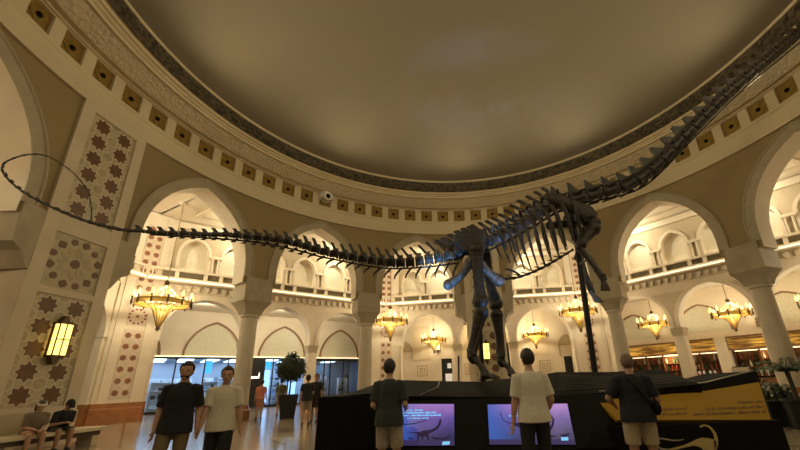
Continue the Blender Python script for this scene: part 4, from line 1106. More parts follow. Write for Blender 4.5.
mb.poly([onplane(x, y, FP + fn * .008, fn) for x, y in ((703, 449), (708, 449), (706.5, 456), (703.5, 456))])
mb.build('emblem', M['logo'], base, 0)
mb = MB(); ribbon(mb, [(668, 449.6), (662, 449.2), (658, 447.2), (655.8, 443), (657, 439.6), (660, 438.4), (666, 439.2), (673, 440.4), (680, 440.2), (684, 439.3)], [.016, .014, .013, .012, .011, .010, .010, .009, .007, .004], FP, fn, .008)
mb.build('emblem_tail', M['logoline'], base, 0)

# ------------------------------------------------------------------ screens
def screen_mat(name, P0, ux, uz, w, h):
    """picture shown by the display: violet sky, blue at the left, pink glow low down"""
    m = bpy.data.materials.new(name); m.use_nodes = True; nt = m.node_tree; b = nt.nodes['Principled BSDF']
    b.inputs['Base Color'].default_value = (.01, .01, .02, 1); b.inputs['Roughness'].default_value = .3
    tc = nt.nodes.new('ShaderNodeTexCoord'); n = nt.nodes.new('ShaderNodeTexNoise'); n.inputs['Scale'].default_value = 2.6; n.inputs['Detail'].default_value = 5
    nt.links.new(tc.outputs['Object'], n.inputs['Vector'])
    sx = nt.nodes.new('ShaderNodeSeparateXYZ'); nt.links.new(tc.outputs['Object'], sx.inputs['Vector'])
    mz = nt.nodes.new('ShaderNodeMapRange'); mz.inputs['From Min'].default_value = P0.z + uz.z * h; mz.inputs['From Max'].default_value = P0.z
    nt.links.new(sx.outputs['Z'], mz.inputs['Value'])
    ad = nt.nodes.new('ShaderNodeMath'); ad.operation = 'MULTIPLY_ADD'; ad.inputs[1].default_value = .55; ad.inputs[2].default_value = -.27
    nt.links.new(n.outputs['Fac'], ad.inputs[0])
    su = nt.nodes.new('ShaderNodeMath'); su.operation = 'ADD'; nt.links.new(mz.outputs['Result'], su.inputs[0]); nt.links.new(ad.outputs['Value'], su.inputs[1])
    r = nt.nodes.new('ShaderNodeValToRGB'); e = r.color_ramp.elements
    e[0].position = .0; e[0].color = (.02, .02, .11, 1); e[1].position = .95; e[1].color = (.50, .24, .72, 1)
    x = r.color_ramp.elements.new(.52); x.color = (.15, .085, .42, 1)
    nt.links.new(su.outputs['Value'], r.inputs['Fac'])
    mx = nt.nodes.new('ShaderNodeMapRange'); mx.inputs['From Min'].default_value = P0.x + .02; mx.inputs['From Max'].default_value = P0.x + w * .38
    mx.inputs['To Min'].default_value = .85; mx.inputs['To Max'].default_value = 0
    nt.links.new(sx.outputs['X'], mx.inputs['Value'])
    mi = nt.nodes.new('ShaderNodeMix'); mi.data_type = 'RGBA'; nt.links.new(mx.outputs['Result'], mi.inputs[0]); nt.links.new(r.outputs['Color'], mi.inputs[6]); mi.inputs[7].default_value = (.035, .15, .62, 1)
    nt.links.new(mi.outputs[2], b.inputs['Emission Color']); b.inputs['Emission Strength'].default_value = .72
    return m
M['sil'] = mat('screen_silhouette', (.01, .005, .02), .6, emit=((.02, .007, .05), .6))
M['cap'] = mat('screen_caption', (.01, .01, .02), .5, emit=((.03, .02, .09), 1))
M['cyan'] = mat('screen_text', (.0, .1, .2), .5, emit=((.16, .6, 1), 1.1))
M['button'] = mat('screen_button', (.0, .1, .2), .5, emit=((.22, .55, .9), 1))
def screen(c, barh, label):
    P = [onplane(x, y, CT, cn) for x, y in c]     # TL TR BR BL
    t = thing('touch_screen', label, 'screen', (P[2] + P[3]) / 2, 'touch screens of the podium')
    ctr = sum(P, Vector()) / 4
    mb = MB(); mb.prism([p + (p - ctr) * .03 + cn * .002 for p in P], cn * .012); mb.build('bezel', M['black'], t, 0)
    TL, TR, BR, BL = [p + cn * .016 for p in P]
    a, b = TL.lerp(BL, 1 - barh), TR.lerp(BR, 1 - barh)
    m = screen_mat('picture_' + str(int(c[0][0])), TL, None, (BL - TL) / (BL - TL).length, (TR - TL).length, (a - TL).length)
    mb = MB(); mb.quad(TL, TR, b, a); mb.build('picture', m, t, 0)
    mb = MB(); mb.quad(a, b, BR, BL); mb.build('caption_bar', M['cap'], t, 0)
    return t
PN = cn
t = screen([(401, 404.5), (454, 404.5), (454.5, 446), (402, 446)], .12, 'violet touch screen with a dinosaur silhouette in front of the man in the dark tee')
mb = MB(); Q0 = CT
dsil = [(405, 432.8), (414, 432.2), (420, 432), (424, 430.5), (428, 430.2), (432, 429.2), (436, 427), (438.5, 423.5), (439.5, 419.5), (441, 419), (441.5, 421.5), (440.2, 425.5), (437.5, 429.3), (433, 431.8), (429, 433.5), (428.6, 440.3), (427.4, 440.3), (426.6, 436.5), (423.5, 436.8), (422.8, 440.3), (421.4, 440.3), (421, 436.5), (419.5, 436.5), (419, 440.3), (417.4, 440.3), (417.6, 434), (414, 433.2)]
mb.poly([onplane(x, y, Q0 + PN * .019, PN) for x, y in dsil])
ribbon(mb, [(403, 424.5), (409, 424.2), (416, 423.2), (422, 421.5), (427, 419)], [.006, .007, .007, .006, .003], Q0, PN, .019)
ribbon(mb, [(408, 437.5), (410.5, 438.8), (414, 438)], [.004, .012, .004], Q0, PN, .019); ribbon(mb, [(431, 436.8), (436, 438.8), (440, 438.2), (444, 439.4), (451, 435.2)], [.003, .02, .01, .02, .003], Q0, PN, .019)
mb.build('dinosaur_silhouette', M['sil'], t, 0)
mb = MB()
for a in ((405.5, 411, 423, 410.6, 1.6), (401.5, 413.6, 436, 413.2, 1.8), (401.8, 416.2, 441, 415.8, 1.8), (407, 418.9, 428.5, 418.6, 1.5)):
    mb = MB(); scribble(mb, a[0], a[1], a[2], a[3], a[4], Q0, PN, .019); mb.build('lettering_line', M['cyan'], t, 0)
mb = MB(); mb.poly([onplane(x, y, Q0 + PN * .019, PN) for x, y in ((442.5, 441.6), (450, 441.2), (449.5, 444.6), (442, 445))]); mb.build('button', M['button'], t, 0)
t = screen([(487.5, 405), (567, 404), (575.5, 445), (489.5, 445)], .12, 'violet touch screen in front of the man in the white tee')
mb = MB()
ribbon(mb, [(500, 412), (503, 420), (509, 423), (518, 423.5), (530, 422)], [.006, .006, .007, .008, .008], Q0, PN, .019)
ribbon(mb, [(546, 415), (551, 415.8), (553.5, 419.5), (552.5, 425), (549, 430)], [.008, .012, .014, .018, .022], Q0, PN, .019)
mb.poly([onplane(x, y, Q0 + PN * .019, PN) for x, y in ((512, 424), (530, 423), (547, 428), (550, 431), (546, 440), (540, 440), (538, 432), (520, 428))])
ribbon(mb, [(547, 434.5), (552, 436.6), (557, 436)], [.003, .016, .004], Q0, PN, .019); ribbon(mb, [(559, 434.6), (564, 435.8), (571, 433.4)], [.004, .02, .004], Q0, PN, .019)
mb.build('dinosaur_silhouette', M['sil'], t, 0)
mb = MB()
for a in ((511, 410.5, 540, 410.2, 1.6), (511, 413.6, 541, 413.3, 1.6), (509, 416.6, 538, 416.3, 1.6)):
    mb = MB(); scribble(mb, a[0], a[1], a[2], a[3], a[4], Q0, PN, .019); mb.build('lettering_line', M['cyan'], t, 0)
mb = MB(); mb.poly([onplane(x, y, Q0 + PN * .019, PN) for x, y in ((561, 437.2), (568, 437), (568.5, 440.4), (561.5, 440.6))]); mb.build('button', M['button'], t, 0)
# ================================================================== PEOPLE
def skin(n, c): return mat(n, c, .55)
SK = {'fair': skin('skin_fair', (.46, .27, .175)), 'tan': skin('skin_tan', (.36, .19, .115)), 'warm': skin('skin_warm', (.42, .235, .145))}
HAIR = {'dark': mat('hair_dark', (.018, .012, .008), .6), 'brown': mat('hair_brown', (.05, .028, .014), .6), 'shaved': mat('hair_shaved', (.16, .095, .06), .6)}
CL = lambda n, c: mat('cloth_' + n, c, .85, bump=(9, .35, 3))
EYE = mat('eye_dark', (.03, .02, .015), .3); LIP = mat('lips', (.25, .10, .08), .5)
def remesh(mb, name, material, parent, vox, it=3):
    me = bpy.data.meshes.new('tmp'); me.from_pydata(mb.v, [], mb.f)
    bm = bmesh.new(); bm.from_mesh(me); bmesh.ops.remove_doubles(bm, verts=bm.verts, dist=.0003); bmesh.ops.recalc_face_normals(bm, faces=bm.faces); bm.to_mesh(me); bm.free()
    o = bpy.data.objects.new('tmp', me); COL.objects.link(o)
    md = o.modifiers.new('r', 'REMESH'); md.mode = 'VOXEL'; md.voxel_size = vox
    dg = bpy.context.evaluated_depsgraph_get(); dg.update()
    nm = bpy.data.meshes.new_from_object(o.evaluated_get(dg))
    bpy.data.objects.remove(o); bpy.data.meshes.remove(me)
    bm = bmesh.new(); bm.from_mesh(nm)
    for _ in range(it): bmesh.ops.smooth_vert(bm, verts=bm.verts, factor=.5, use_axis_x=True, use_axis_y=True, use_axis_z=True)
    bm.to_mesh(nm); bm.free()
    nm.polygons.foreach_set('use_smooth', [True] * len(nm.polygons)); nm.name = name
    nm.materials.clear(); nm.materials.append(material)
    q = bpy.data.objects.new(name, nm); COL.objects.link(q); put(q, parent); return q
def limb(mb, P, r):
    """tapered limb through joints with rounded joints"""
    for i in range(len(P) - 1):
        a, b = Vector(P[i]), Vector(P[i + 1]); n = 6
        mb.tube([a.lerp(b, k / n) for k in range(n + 1)], [lerp(r[i][0], r[i][1], k / n) + r[i][2] * math.sin(PI * min(1, k / n * 1.3)) for k in range(n + 1)], 12)
    for i, p in enumerate(P):
        q = r[min(i, len(r) - 1)]; rr = q[0] if i < len(r) else q[1]
        mb.ell(p, (rr, rr, rr), n=12, k=8)
def ik(a, c, l1, l2, pole):
    a, c = Vector(a), Vector(c); d = c - a; L = min(d.length, (l1 + l2) * .999); d.normalize(); c = a + d * L
    x = (l1 * l1 - l2 * l2 + L * L) / (2 * L); h = math.sqrt(max(0, l1 * l1 - x * x))
    p = Vector(pole); p = (p - d * p.dot(d)).normalized(); return a + d * x + p * h, c
def person(label, pos, yaw, H=1.75, wide=1.0, skin_='fair', hair='dark', hairstyle='short', top=(.5, .5, .5), bottom=(.3, .25, .15), blen='shorts', sleeves=.55,
           wr=None, wl=None, polr=(.5, -1, -.2), poll=(-.5, -1, -.2), legs=None, lean=0, head=(0, 0), vox=.009, shoes=(.05, .045, .04), seated=False, face=True, extra=None, untuck=.84, name='person', roll=0):
    """pos on the floor; yaw 0 = back to the entrance; wrists in person space (x right, y forward)"""
    k = H / 1.75
    t = thing(name, label, 'person', pos)
    Rz = Matrix.Rotation(R(yaw), 3, 'Z') @ Matrix.Rotation(R(roll), 3, 'Y')
    hipz = .93 if not seated else .52
    def W(p): return Vector(pos) + Rz @ (Vector(p) * k)
    Lm = Matrix.Rotation(R(-lean), 3, 'X')
    def Up(p): p = Vector(p); q = Lm @ Vector((p.x, p.y, p.z - .93)); return Vector((q.x, q.y, q.z + hipz))
    Hm = Matrix.Rotation(R(head[0]), 3, 'Z') @ Matrix.Rotation(R(-head[1]), 3, 'X')
    hc = Vector((0, .015, 1.55)); DZ = -.022; HS = 1.09
    def Hd(p): p = Vector(p) + Vector((0, 0, DZ)); return Up(hc + Hm @ ((p - hc) * HS))
    w = wide
    sr, sl = Up((.178 * w, 0, 1.385)), Up((-.178 * w, 0, 1.385))
    wr = Vector(wr or (.27 * w, .07, .84)); wl = Vector(wl or (-.27 * w, .05, .84))
    er, wr = ik(sr, wr, .29, .265, polr); el, wl = ik(sl, wl, .29, .265, poll)
    if legs is None:
        legs = [((.095 * w, 0, .93), (.105 * w, .03, .49), (.11 * w, -.02, .09)), ((-.095 * w, 0, .93), (-.105 * w, .03, .49), (-.11 * w, -.02, .09))]
    def ringz(z, hw, hd, yo, n=18):
        return [Up((hw * w * math.cos(2 * PI * j / n), yo + hd * (1 if math.sin(2 * PI * j / n) > 0 else 1.05) * math.sin(2 * PI * j / n), z)) for j in range(n)]
    TOR = [(.84, .10, .08, -.01), (.88, .155, .105, -.01), (.95, .168, .112, -.012), (1.05, .150, .105, 0), (1.15, .152, .105, .005), (1.27, .168, .112, .005), (1.36, .168, .100, 0), (1.41, .135, .08, -.005), (1.445, .085, .06, -.01), (1.47, .06, .05, -.01)]
    mb = MB(); g = [ringz(*r) for r in TOR]; mb.grid(g, 0, True); mb.poly(g[0]); mb.poly(g[-1])
    def tr(): mb.v = [tuple(W(p)) for p in mb.v]
    limb(mb, [Up((0, -.015, 1.42)), Up((0, 0, 1.5)), Hd((0, .012, 1.57))], [(.062, .056, 0), (.054, .052, 0)])
    # head: skull, jaw, nose, brow, ears
    def E(c, r, n=14, kk=10): mb.ell((0, 0, 0), r, None, n, kk); m = n * (kk + 1); mb.v[-m:] = [tuple(Hd(Vector(v) + Vector(c))) for v in mb.v[-m:]]
    E((0, .005, 1.655), (.074, .092, .098)); E((0, .032, 1.59), (.056, .062, .066)); E((0, .06, 1.555), (.032, .03, .026))
    E((0, .105, 1.615), (.014, .018, .022), 8, 6); E((0, .098, 1.635), (.011, .012, .03), 8, 6); E((0, .075, 1.665), (.055, .022, .012), 8, 6)
    for s in (-1, 1): E((s * .077, -.002, 1.625), (.009, .02, .032), 8, 6)
    for (s, e, wq, sd) in ((sr, er, wr, 1), (sl, el, wl, -1)):
        limb(mb, [s, e, wq], [(.050 * w, .041 * w, .006), (.042 * w, .028, .006)])
        # hand
        d = (wq - e).normalized(); fwd = Vector((0, 1, 0)); th = (fwd - d * fwd.dot(d))
        th = th.normalized() if th.length > .2 else Vector((0, 0, 1)); nrm = d.cross(th) * sd   # palm looks to the body
        rot = Matrix((th, nrm, d)).transposed()
        mb.ell(wq + d * .055, (.040, .018, .055), rot, 10, 8)
        for f in range(4):
            a = wq + d * .09 + th * (.030 - f * .0205); ln = (.066, .076, .070, .054)[f]; o = th * (.010 - f * .006)
            mid = a + d * ln * .5 + o * .5 - nrm * .004 * sd * 0 + nrm * .006
            mb.tube([a - d * .03, a, mid, mid + d * ln * .42 + nrm * .018], [.0095, .0095, .009, .0075], 7)
        a = wq + d * .03 + th * .032
        mb.tube([a, a + d * .03 + th * .022 + nrm * .008, a + d * .062 + th * .026 + nrm * .02], [.012, .011, .009], 7)
    for h, kn, an in legs:
        limb(mb, [h, kn, an], [(.085 * w, .058 * w, .008), (.055 * w, .038, .012)])
        h, kn, an = Vector(h), Vector(kn), Vector(an)
    tr(); body = remesh(mb, 'body', SK[skin_], t, vox, 3)
    # eyes, mouth
    if face:
        mb = MB()
        for s in (-1, 1): mb.ell(Hd((s * .031, .090, 1.643)), (.009, .007, .006), None, 8, 6)
        tr(); mb.build('eyes', EYE, t, 60)
        mb = MB(); mb.ell(Hd((0, .092, 1.575)), (.024, .008, .006), None, 8, 6); tr(); mb.build('mouth', LIP, t, 60)
    # hair shell
    if hairstyle:
        mb = MB(); n, kk = 26, 20; R0 = (.081, .099, .107) if hairstyle != 'shaved' else (.0765, .0945, .1005)
        P = {}
        def hp_(i, j):
            th_, ph = PI * i / kk, 2 * PI * j / n
            b = 1 + (.05 * math.sin(th_) * noise.noise(Vector((math.cos(ph) * 2, math.sin(ph) * 2, th_ * 2))) if hairstyle != 'shaved' else 0)
            return Vector((R0[0] * b * math.sin(th_) * math.cos(ph), .003 + R0[1] * b * math.sin(th_) * math.sin(ph), 1.66 + R0[2] * b * math.cos(th_)))
        low = 1.575 if hairstyle != 'long' else 1.5
        for i in range(kk):
            for j in range(n):
                q = [hp_(i, j), hp_(i, j + 1), hp_(i + 1, j + 1), hp_(i + 1, j)]; c = sum(q, Vector()) / 4
                if c.y > .035 and c.z < 1.712: continue
                if c.y > -.01 and c.z < 1.64: continue
                if c.z < low: continue
                mb.poly([Hd(v) for v in q])
        if hairstyle == 'long':
            mb.v = mb.v; g = MB(); mb.tube([Hd((0, -.06, 1.70)), Hd((0, -.09, 1.6)), Hd((0, -.10, 1.48)), Hd((0, -.09, 1.36))], [.05, .07, .065, .03], 10, flat=1.3)
        tr(); ho = mb.build('hair', HAIR[hair], t, 80); sm = ho.modifiers.new('thickness', 'SOLIDIFY'); sm.thickness = .012; sm.offset = 0
        if hairstyle == 'beard':
            mb = MB(); mb.ell(Hd((0, .036, 1.578)), (.060, .062, .052), None, 16, 12)
            f2 = [(f, m_) for f, m_ in zip(mb.f, mb.m) if sum(mb.v[i][2] for i in f) / len(f) < Hd((0, 0, 1.580)).z]
            mb.f = [f for f, _ in f2]; mb.m = [m_ for _, m_ in f2]; tr(); mb.build('beard', HAIR[hair], t, 80)
    # shirt
    mb = MB()
    SH = [(untuck, .216, .172, -.004), (.93, .208, .158, -.006), (1.05, .190, .132, 0), (1.16, .182, .126, .004), (1.27, .188, .128, .005), (1.34, .188, .118, 0), (1.39, .168, .100, -.004), (1.425, .128, .082, -.008), (1.455, .085, .068, -.006), (1.468, .068, .06, -.004)]
    g = [ringz(*r) for r in SH]; mb.grid(g, 0, True); mb.poly(g[0]); mb.poly(g[-1])
    for s, e in ((sr, er), (sl, el)):
        q = s.lerp(e, sleeves * 1.45 if sleeves < .68 else 1.0)
        inn = s.lerp(Up((0, 0, 1.39)), .3)
        mb.tube([inn, s, s.lerp(q, .5), q], [.070 * w, .073 * w, .070 * w, .070 * w], 12)
    tr(); sh = remesh(mb, 'shirt', CL('top_%d' % len(bpy.data.materials), top), t, vox * 1.15, 2)
    # shorts or trousers
    mb = MB()
    PZ = [(.84, .12, .1, -.012), (.88, .168, .12, -.012), (.95, .178, .122, -.012), (1.03, .165, .116, -.004)]
    g = [ringz(*r) for r in PZ]; mb.grid(g, 0, True); mb.poly(g[0]); mb.poly(g[-1])
    for h, kn, an in legs:
        h, kn, an = Vector(h), Vector(kn), Vector(an)
        if blen == 'shorts':
            mb.tube([h + (h - kn) * .05, h.lerp(kn, .4), h.lerp(kn, .92)], [.098 * w, .098 * w, .092 * w], 14); mb.ell(h, (.1 * w, .1 * w, .1 * w))
        else:
            mb.tube([h + (h - kn) * .05, h.lerp(kn, .5), kn, kn.lerp(an, .5), an + Vector((0, 0, .0))], [.1 * w, .092 * w, .076 * w, .07 * w, .066 * w], 14); mb.ell(h, (.1 * w, .1 * w, .1 * w)); mb.ell(kn, (.075 * w,) * 3)
    tr(); remesh(mb, 'shorts' if blen == 'shorts' else 'trousers', CL('bottom_%d' % len(bpy.data.materials), bottom), t, vox * 1.15, 2)
    for h, kn, an in legs:
        mb = MB(); an = Vector(an); fwd = Vector((0, 1, 0))
        mb.ell(an + Vector((0, .06, -.045)), (.045, .125, .045), None, 14, 8); mb.ell(an + Vector((0, -.01, -.015)), (.042, .06, .055), None, 12, 8)
        mb.v = [(x, y, max(z, an.z - .088)) for x, y, z in mb.v]
        tr(); mb.build('shoe', mat('shoe_%d' % len(bpy.data.materials), shoes, .6), t, 60)
    return t, W, Up, Hd
def local(p, pos, yaw, H=1.75, roll=0):
    return Matrix.Rotation(R(-roll), 3, 'Y') @ Matrix.Rotation(R(-yaw), 3, 'Z') @ (Vector(p) - Vector(pos)) / (H / 1.75)
def ground(px, Y, dy=0):
    """floor point under the sight line px at distance Y (taken near head height)"""
    q = at(px, 372, Y); return Vector((q.x, Y, 0))
# the couple walking towards the entrance, hand in hand
hold = at(196.5, 428, 5.6)
p1 = ground(182.5, 5.5); p2 = ground(228, 5.9)
walk = [((.095, 0, .93), (.10, .10, .50), (.10, .16, .09)), ((-.095, 0, .93), (-.10, -.02, .50), (-.10, -.22, .13))]
walk2 = [((.095, 0, .93), (.10, -.02, .50), (.10, -.2, .13)), ((-.095, 0, .93), (-.10, .11, .50), (-.10, .18, .09))]
person('bearded man in black polo and khaki trousers walking hand in hand', p1, 198, 1.77, 1.02, 'warm', 'dark', 'beard', (.007, .007, .009), (.17, .125, .065), 'trousers', .6,
       wl=local(hold, p1, 198, 1.77, -2), legs=walk, wr=(.225, .06, .85), poll=(-.1, -1, 0), untuck=.80, roll=-2)
person('clean shaven man in cream tee and black shorts walking hand in hand', p2, 202, 1.70, 1.03, 'warm', 'dark', 'short', (.60, .53, .40), (.010, .010, .011), 'shorts', .58,
       wr=local(hold + Vector((.03, .03, -.01)), p2, 202, 1.70), legs=walk2, polr=(.15, -1, 0), untuck=.80)
# visitors at the podium, seen from behind
p3 = ground(389.5, 5.6)
person('man in dark green tee and pale shorts seen from behind at the left touch screen', p3, -6, 1.70, 1.02, 'fair', 'dark', 'short', (.022, .028, .025), (.32, .27, .19), 'shorts', .58,
       wr=(.20, .22, 1.04), wl=(-.19, .20, 1.02), polr=(.25, -1, -.2), poll=(-.25, -1, -.2), untuck=.82)
p4 = ground(529, 5.02)
person('man in white tee and black trousers seen from behind at the right touch screen', p4, 8, 1.73, 1.03, 'fair', 'dark', 'short', (.62, .55, .43), (.012, .011, .011), 'trousers', .58,
       wl=(-.27, .06, .80), wr=(.25, .17, .93), polr=(.2, -1, -.1), untuck=.84)
p5 = ground(629, 5.25)
t5, W5, Up5, _ = person('shaven headed man in navy tee and khaki shorts seen from behind by the gold panel', p5, -10, 1.63, 1.13, 'tan', 'shaved', 'shaved', (.006, .007, .011), (.36, .28, .17), 'shorts', .6,
       wl=(-.24, .2, 1.04), wr=(.22, .2, 1.02), poll=(-.7, -.8, -.1), polr=(.4, -.9, -.2), untuck=.82)
# sling bag on his right hip
tb = thing('sling_bag', 'small black sling bag on the right hip of the man in navy', 'bag', W5((.25, -.06, .95)))
mb = MB(); mb.ell((.245, -.06, 1.0), (.06, .09, .10), None, 14, 10); mb.v = [tuple(W5(v)) for v in mb.v]; mb.build('pouch', M['black'], tb, 60)
mb = MB(); mb.tube([W5(v) for v in ((-.09, -.10, 1.47), (-.02, -.135, 1.35), (.10, -.145, 1.18), (.2, -.13, 1.06))], .012, 6, flat=1.6); mb.build('strap', M['steel'], tb, 60)
# seated pair on the bench
def seat(a): p = cyl(a, 0, 13.22); return Vector((p.x, p.y, 0))
sl_ = [((.095, 0, .52), (.13, .42, .50), (.13, .40, .09)), ((-.095, 0, .52), (-.12, .43, .50), (-.14, .36, .09))]
ps = seat(-88.2)
tw, Ww, Upw, Hdw = person('seated woman in grey top and pink shorts wearing a white headband on the bench', ps, -118, 1.70, 1.02, 'warm', 'brown', 'long', (.16, .125, .085), (.36, .20, .13), 'shorts', .6, wr=(.05, .34, .62), wl=(-.08, .35, .60), legs=sl_, lean=14, head=(-10, 18), vox=.012, seated=True, shoes=(.3, .27, .22))
mb = MB(); mb.tube([Hdw((.085 * math.cos(a * PI / 10), .005 + .102 * math.sin(a * PI / 10), 1.70 + .012 * math.sin(a * PI / 10))) for a in range(21)], [.026] * 21, 8, cap=False, flat=.35)
mb.v = [tuple(Ww(v)) for v in mb.v]; mb.build('headband', M['white'], tw, 60)
pm = seat(-85.2)
tm, Wm, Upm, Hdm = person('seated man in black tee and dark cap leaning forward on the bench', pm, -112, 1.74, 1.0, 'tan', 'dark', 'short', (.008, .008, .009), (.06, .055, .05), 'shorts', .58, wr=(.12, .46, .70), wl=(-.02, .44, .68), legs=sl_, lean=24, head=(0, 14), vox=.012, seated=True)
mb = MB(); n_ = 20
rows = [[Hdm((.086 * math.sin(th) * math.cos(2 * PI * j / n_), .004 + .104 * math.sin(th) * math.sin(2 * PI * j / n_), 1.675 + .10 * math.cos(th))) for j in range(n_)] for th in (.02, .5, 1.0, 1.4, 1.62)]
mb.grid(rows, 0, True); mb.prism([Hdm(v) for v in ((-.07, .07, 1.675), (-.06, .15, 1.665), (0, .18, 1.662), (.06, .15, 1.665), (.07, .07, 1.675))], Vector((0, 0, .008)))
mb.v = [tuple(Wm(v)) for v in mb.v]; mb.build('cap', CL('cap', (.012, .012, .013)), tm, 40)
# distant visitors
def far(px, py):
    d = Fv + Xv * ((px - 400 - PPX) / FPX) - Uv * ((py - 225 - PPY) / FPX); g = CAMP + d * (-CAMZ / d.z); return Vector((g.x, g.y, 0))
person('woman in coral top and shorts standing left of the topiary', far(258, 420), 10, 1.76, .95, 'fair', 'brown', 'short', (.66, .22, .15), (.46, .2, .14), 'shorts', .5, vox=.016, face=False, untuck=.9)
person('person in olive shirt standing behind the topiary planter', far(279, 416.5), 12, 1.82, 1.0, 'fair', 'brown', 'short', (.12, .115, .06), (.2, .13, .08), 'shorts', .6, vox=.016, face=False)
person('woman in black top and pale shorts at left of the pair right of the planter', far(305, 426), 20, 1.80, .95, 'fair', 'dark', 'short', (.014, .012, .012), (.30, .24, .15), 'shorts', .5, vox=.014, face=False, wr=(.1, .25, 1.05))
person('man in black tee and dark shorts at right of the pair right of the planter', far(314, 422.5), 170, 1.86, 1.02, 'tan', 'dark', 'short', (.010, .009, .009), (.035, .016, .013), 'shorts', .58, vox=.014, face=True)
# ================================================================== FURNITURE AND PLANTS
Mg = moct(-84.1, 13.25)
t = thing('bench', 'long cream stone bench in front of the great mosaic pier', 'bench', Mg(-.5, 0, 0))
mb = MB(); mb.mbox(Mg, -3.4, .95, .44, .54, -.42, .5); mb.build('seat', M['bench'], t, 0)
mb = MB(); mb.mbox(Mg, -3.3, .85, .30, .44, -.3, .3); mb.build('apron', M['benchdark'], t, 0)
for s in (-3.0, -1.5, .75):
    mb = MB(); mb.mbox(Mg, s - .1, s + .1, 0, .44, -.28, .28); mb.build('leg', M['bench'], t, 0)
mb = MB(); mb.mbox(Mg, -3.4, -.35, .54, 1.1, .38, .5); mb.build('backrest', M['bench'], t, 0)
rl = random.Random(5)
def leaves(mb, c, rad, n, size, shell=.6):
    for _ in range(n):
        while True:
            v = Vector((rl.uniform(-1, 1), rl.uniform(-1, 1), rl.uniform(-1, 1)))
            if .001 < v.length < 1: break
        v = v.normalized() * (shell + (1 - shell) * rl.random()) * rl.uniform(.92, 1.06); p = c + Vector((v.x * rad[0], v.y * rad[1], v.z * rad[2]))
        d = Vector((rl.gauss(0, 1), rl.gauss(0, 1), rl.gauss(0, 1))).normalized(); e = d.cross(v if abs(d.dot(v)) < .9 * v.length else Vector((0, 0, 1))).normalized(); s = size * rl.uniform(.6, 1.3)
        mb.poly((p - d * s, p + e * s * .38, p + d * s, p - e * s * .38))
pt = far(287, 418.5)
t = thing('topiary', 'round clipped topiary tree in a tall tapered black planter', 'potted tree', pt)
mb = MB(); mb.box(pt + Vector((0, 0, .52)), (.62, .62, 1.04), Matrix.Rotation(R(20), 3, 'Z'), taper=1.36); mb.build('planter', M['planter'], t, 0)
mb = MB(); mb.box(pt + Vector((0, 0, 1.045)), (.78, .78, .02), Matrix.Rotation(R(20), 3, 'Z')); mb.build('soil', M['soil'], t, 0)
mb = MB(); mb.tube([pt + Vector((0, 0, 1.0)), pt + Vector((.02, 0, 1.4)), pt + Vector((0, 0, 2.0))], [.05, .04, .035], 8); mb.build('trunk', M['bark'], t)
ctr = pt + Vector((0, 0, 2.22))
mb = MB(); mb.ell(ctr, (.60, .60, .52), None, 18, 12); leaves(mb, ctr, (.74, .74, .64), 2600, .07, .72)
leaves(mb, ctr + Vector((0, 0, .55)), (.3, .3, .28), 260, .08, .3); mb.build('foliage', M['leaf'], t, 0, merge=False)
# palm beside the far right column
pp = at(797, 400, 9.4); pp = Vector((pp.x, pp.y, 0))
t = thing('potted_palm', 'potted palm with drooping fronds beside the far right column', 'potted palm', pp)
mb = MB(); mb.lathe([(.24, 0), (.30, .6), (.34, .62), (.34, .68), (.28, .68), (.27, .6), (.0, .6)], pp, 20); mb.build('pot', M['planter'], t)
mb = MB(); mb.tube([pp + Vector((0, 0, .6)), pp + Vector((.02, .02, 1.0)), pp + Vector((-.02, 0, 1.3))], [.05, .045, .05], 8); mb.build('trunk', M['bark'], t)
for k in range(15):
    a = 2 * PI * k / 15 + rl.uniform(-.2, .2); el_ = rl.uniform(.5, 1.35); L = rl.uniform(.6, .85); P = []
    for j in range(9):
        u = j / 8; P.append(pp + Vector((0, 0, 1.3)) + Vector((math.cos(a) * L * u, math.sin(a) * L * u, L * (el_ * u - .75 * u * u))))
    mb = MB(); mb.tube(P, [.012 * (1 - .8 * j / 8) for j in range(9)], 5)
    for j in range(1, 9):
        d = (P[j] - P[j - 1]).normalized(); s = d.cross(Vector((0, 0, 1))).normalized()
        for sd in (-1, 1):
            for h in (0, .5):
                b = P[j - 1].lerp(P[j], h); ll = .26 * (1 - .55 * j / 8); tip = b + s * sd * ll + d * ll * .6 - Vector((0, 0, ll * .3)); mid = b.lerp(tip, .4)
                mb.poly((b, mid + d * .018, tip, mid - d * .018))
    mb.build('frond', M['palm'], t, 0, merge=False)
# low planter with white flowers
pf = at(777, 400, 10.0); pf = Vector((pf.x, pf.y, 0))
t = thing('flower_planter', 'low black planter box of white flowers right of the podium', 'planter', pf)
mb = MB(); mb.box(pf + Vector((.15, .1, .3)), (1.1, .55, .6), taper=1.04); mb.build('planter_box', M['planter'], t, 0)
mb = MB(); leaves(mb, pf + Vector((.1, .1, .78)), (.52, .3, .24), 700, .07, .2); mb.build('foliage', M['palm'], t, 0, merge=False)
for _ in range(34):
    mb = MB()
    c = pf + Vector((rl.uniform(-.4, .6), rl.uniform(-.2, .35), rl.uniform(.72, 1.02)))
    for k in range(5):
        a = 2 * PI * k / 5; d = Vector((math.cos(a), -.5, math.sin(a))).normalized(); e = Vector((-math.sin(a), 0, math.cos(a)))
        mb.poly((c, c + d * .03 + e * .018, c + d * .055, c + d * .03 - e * .018))
    mb.build('flower', M['petal'], t, 0)
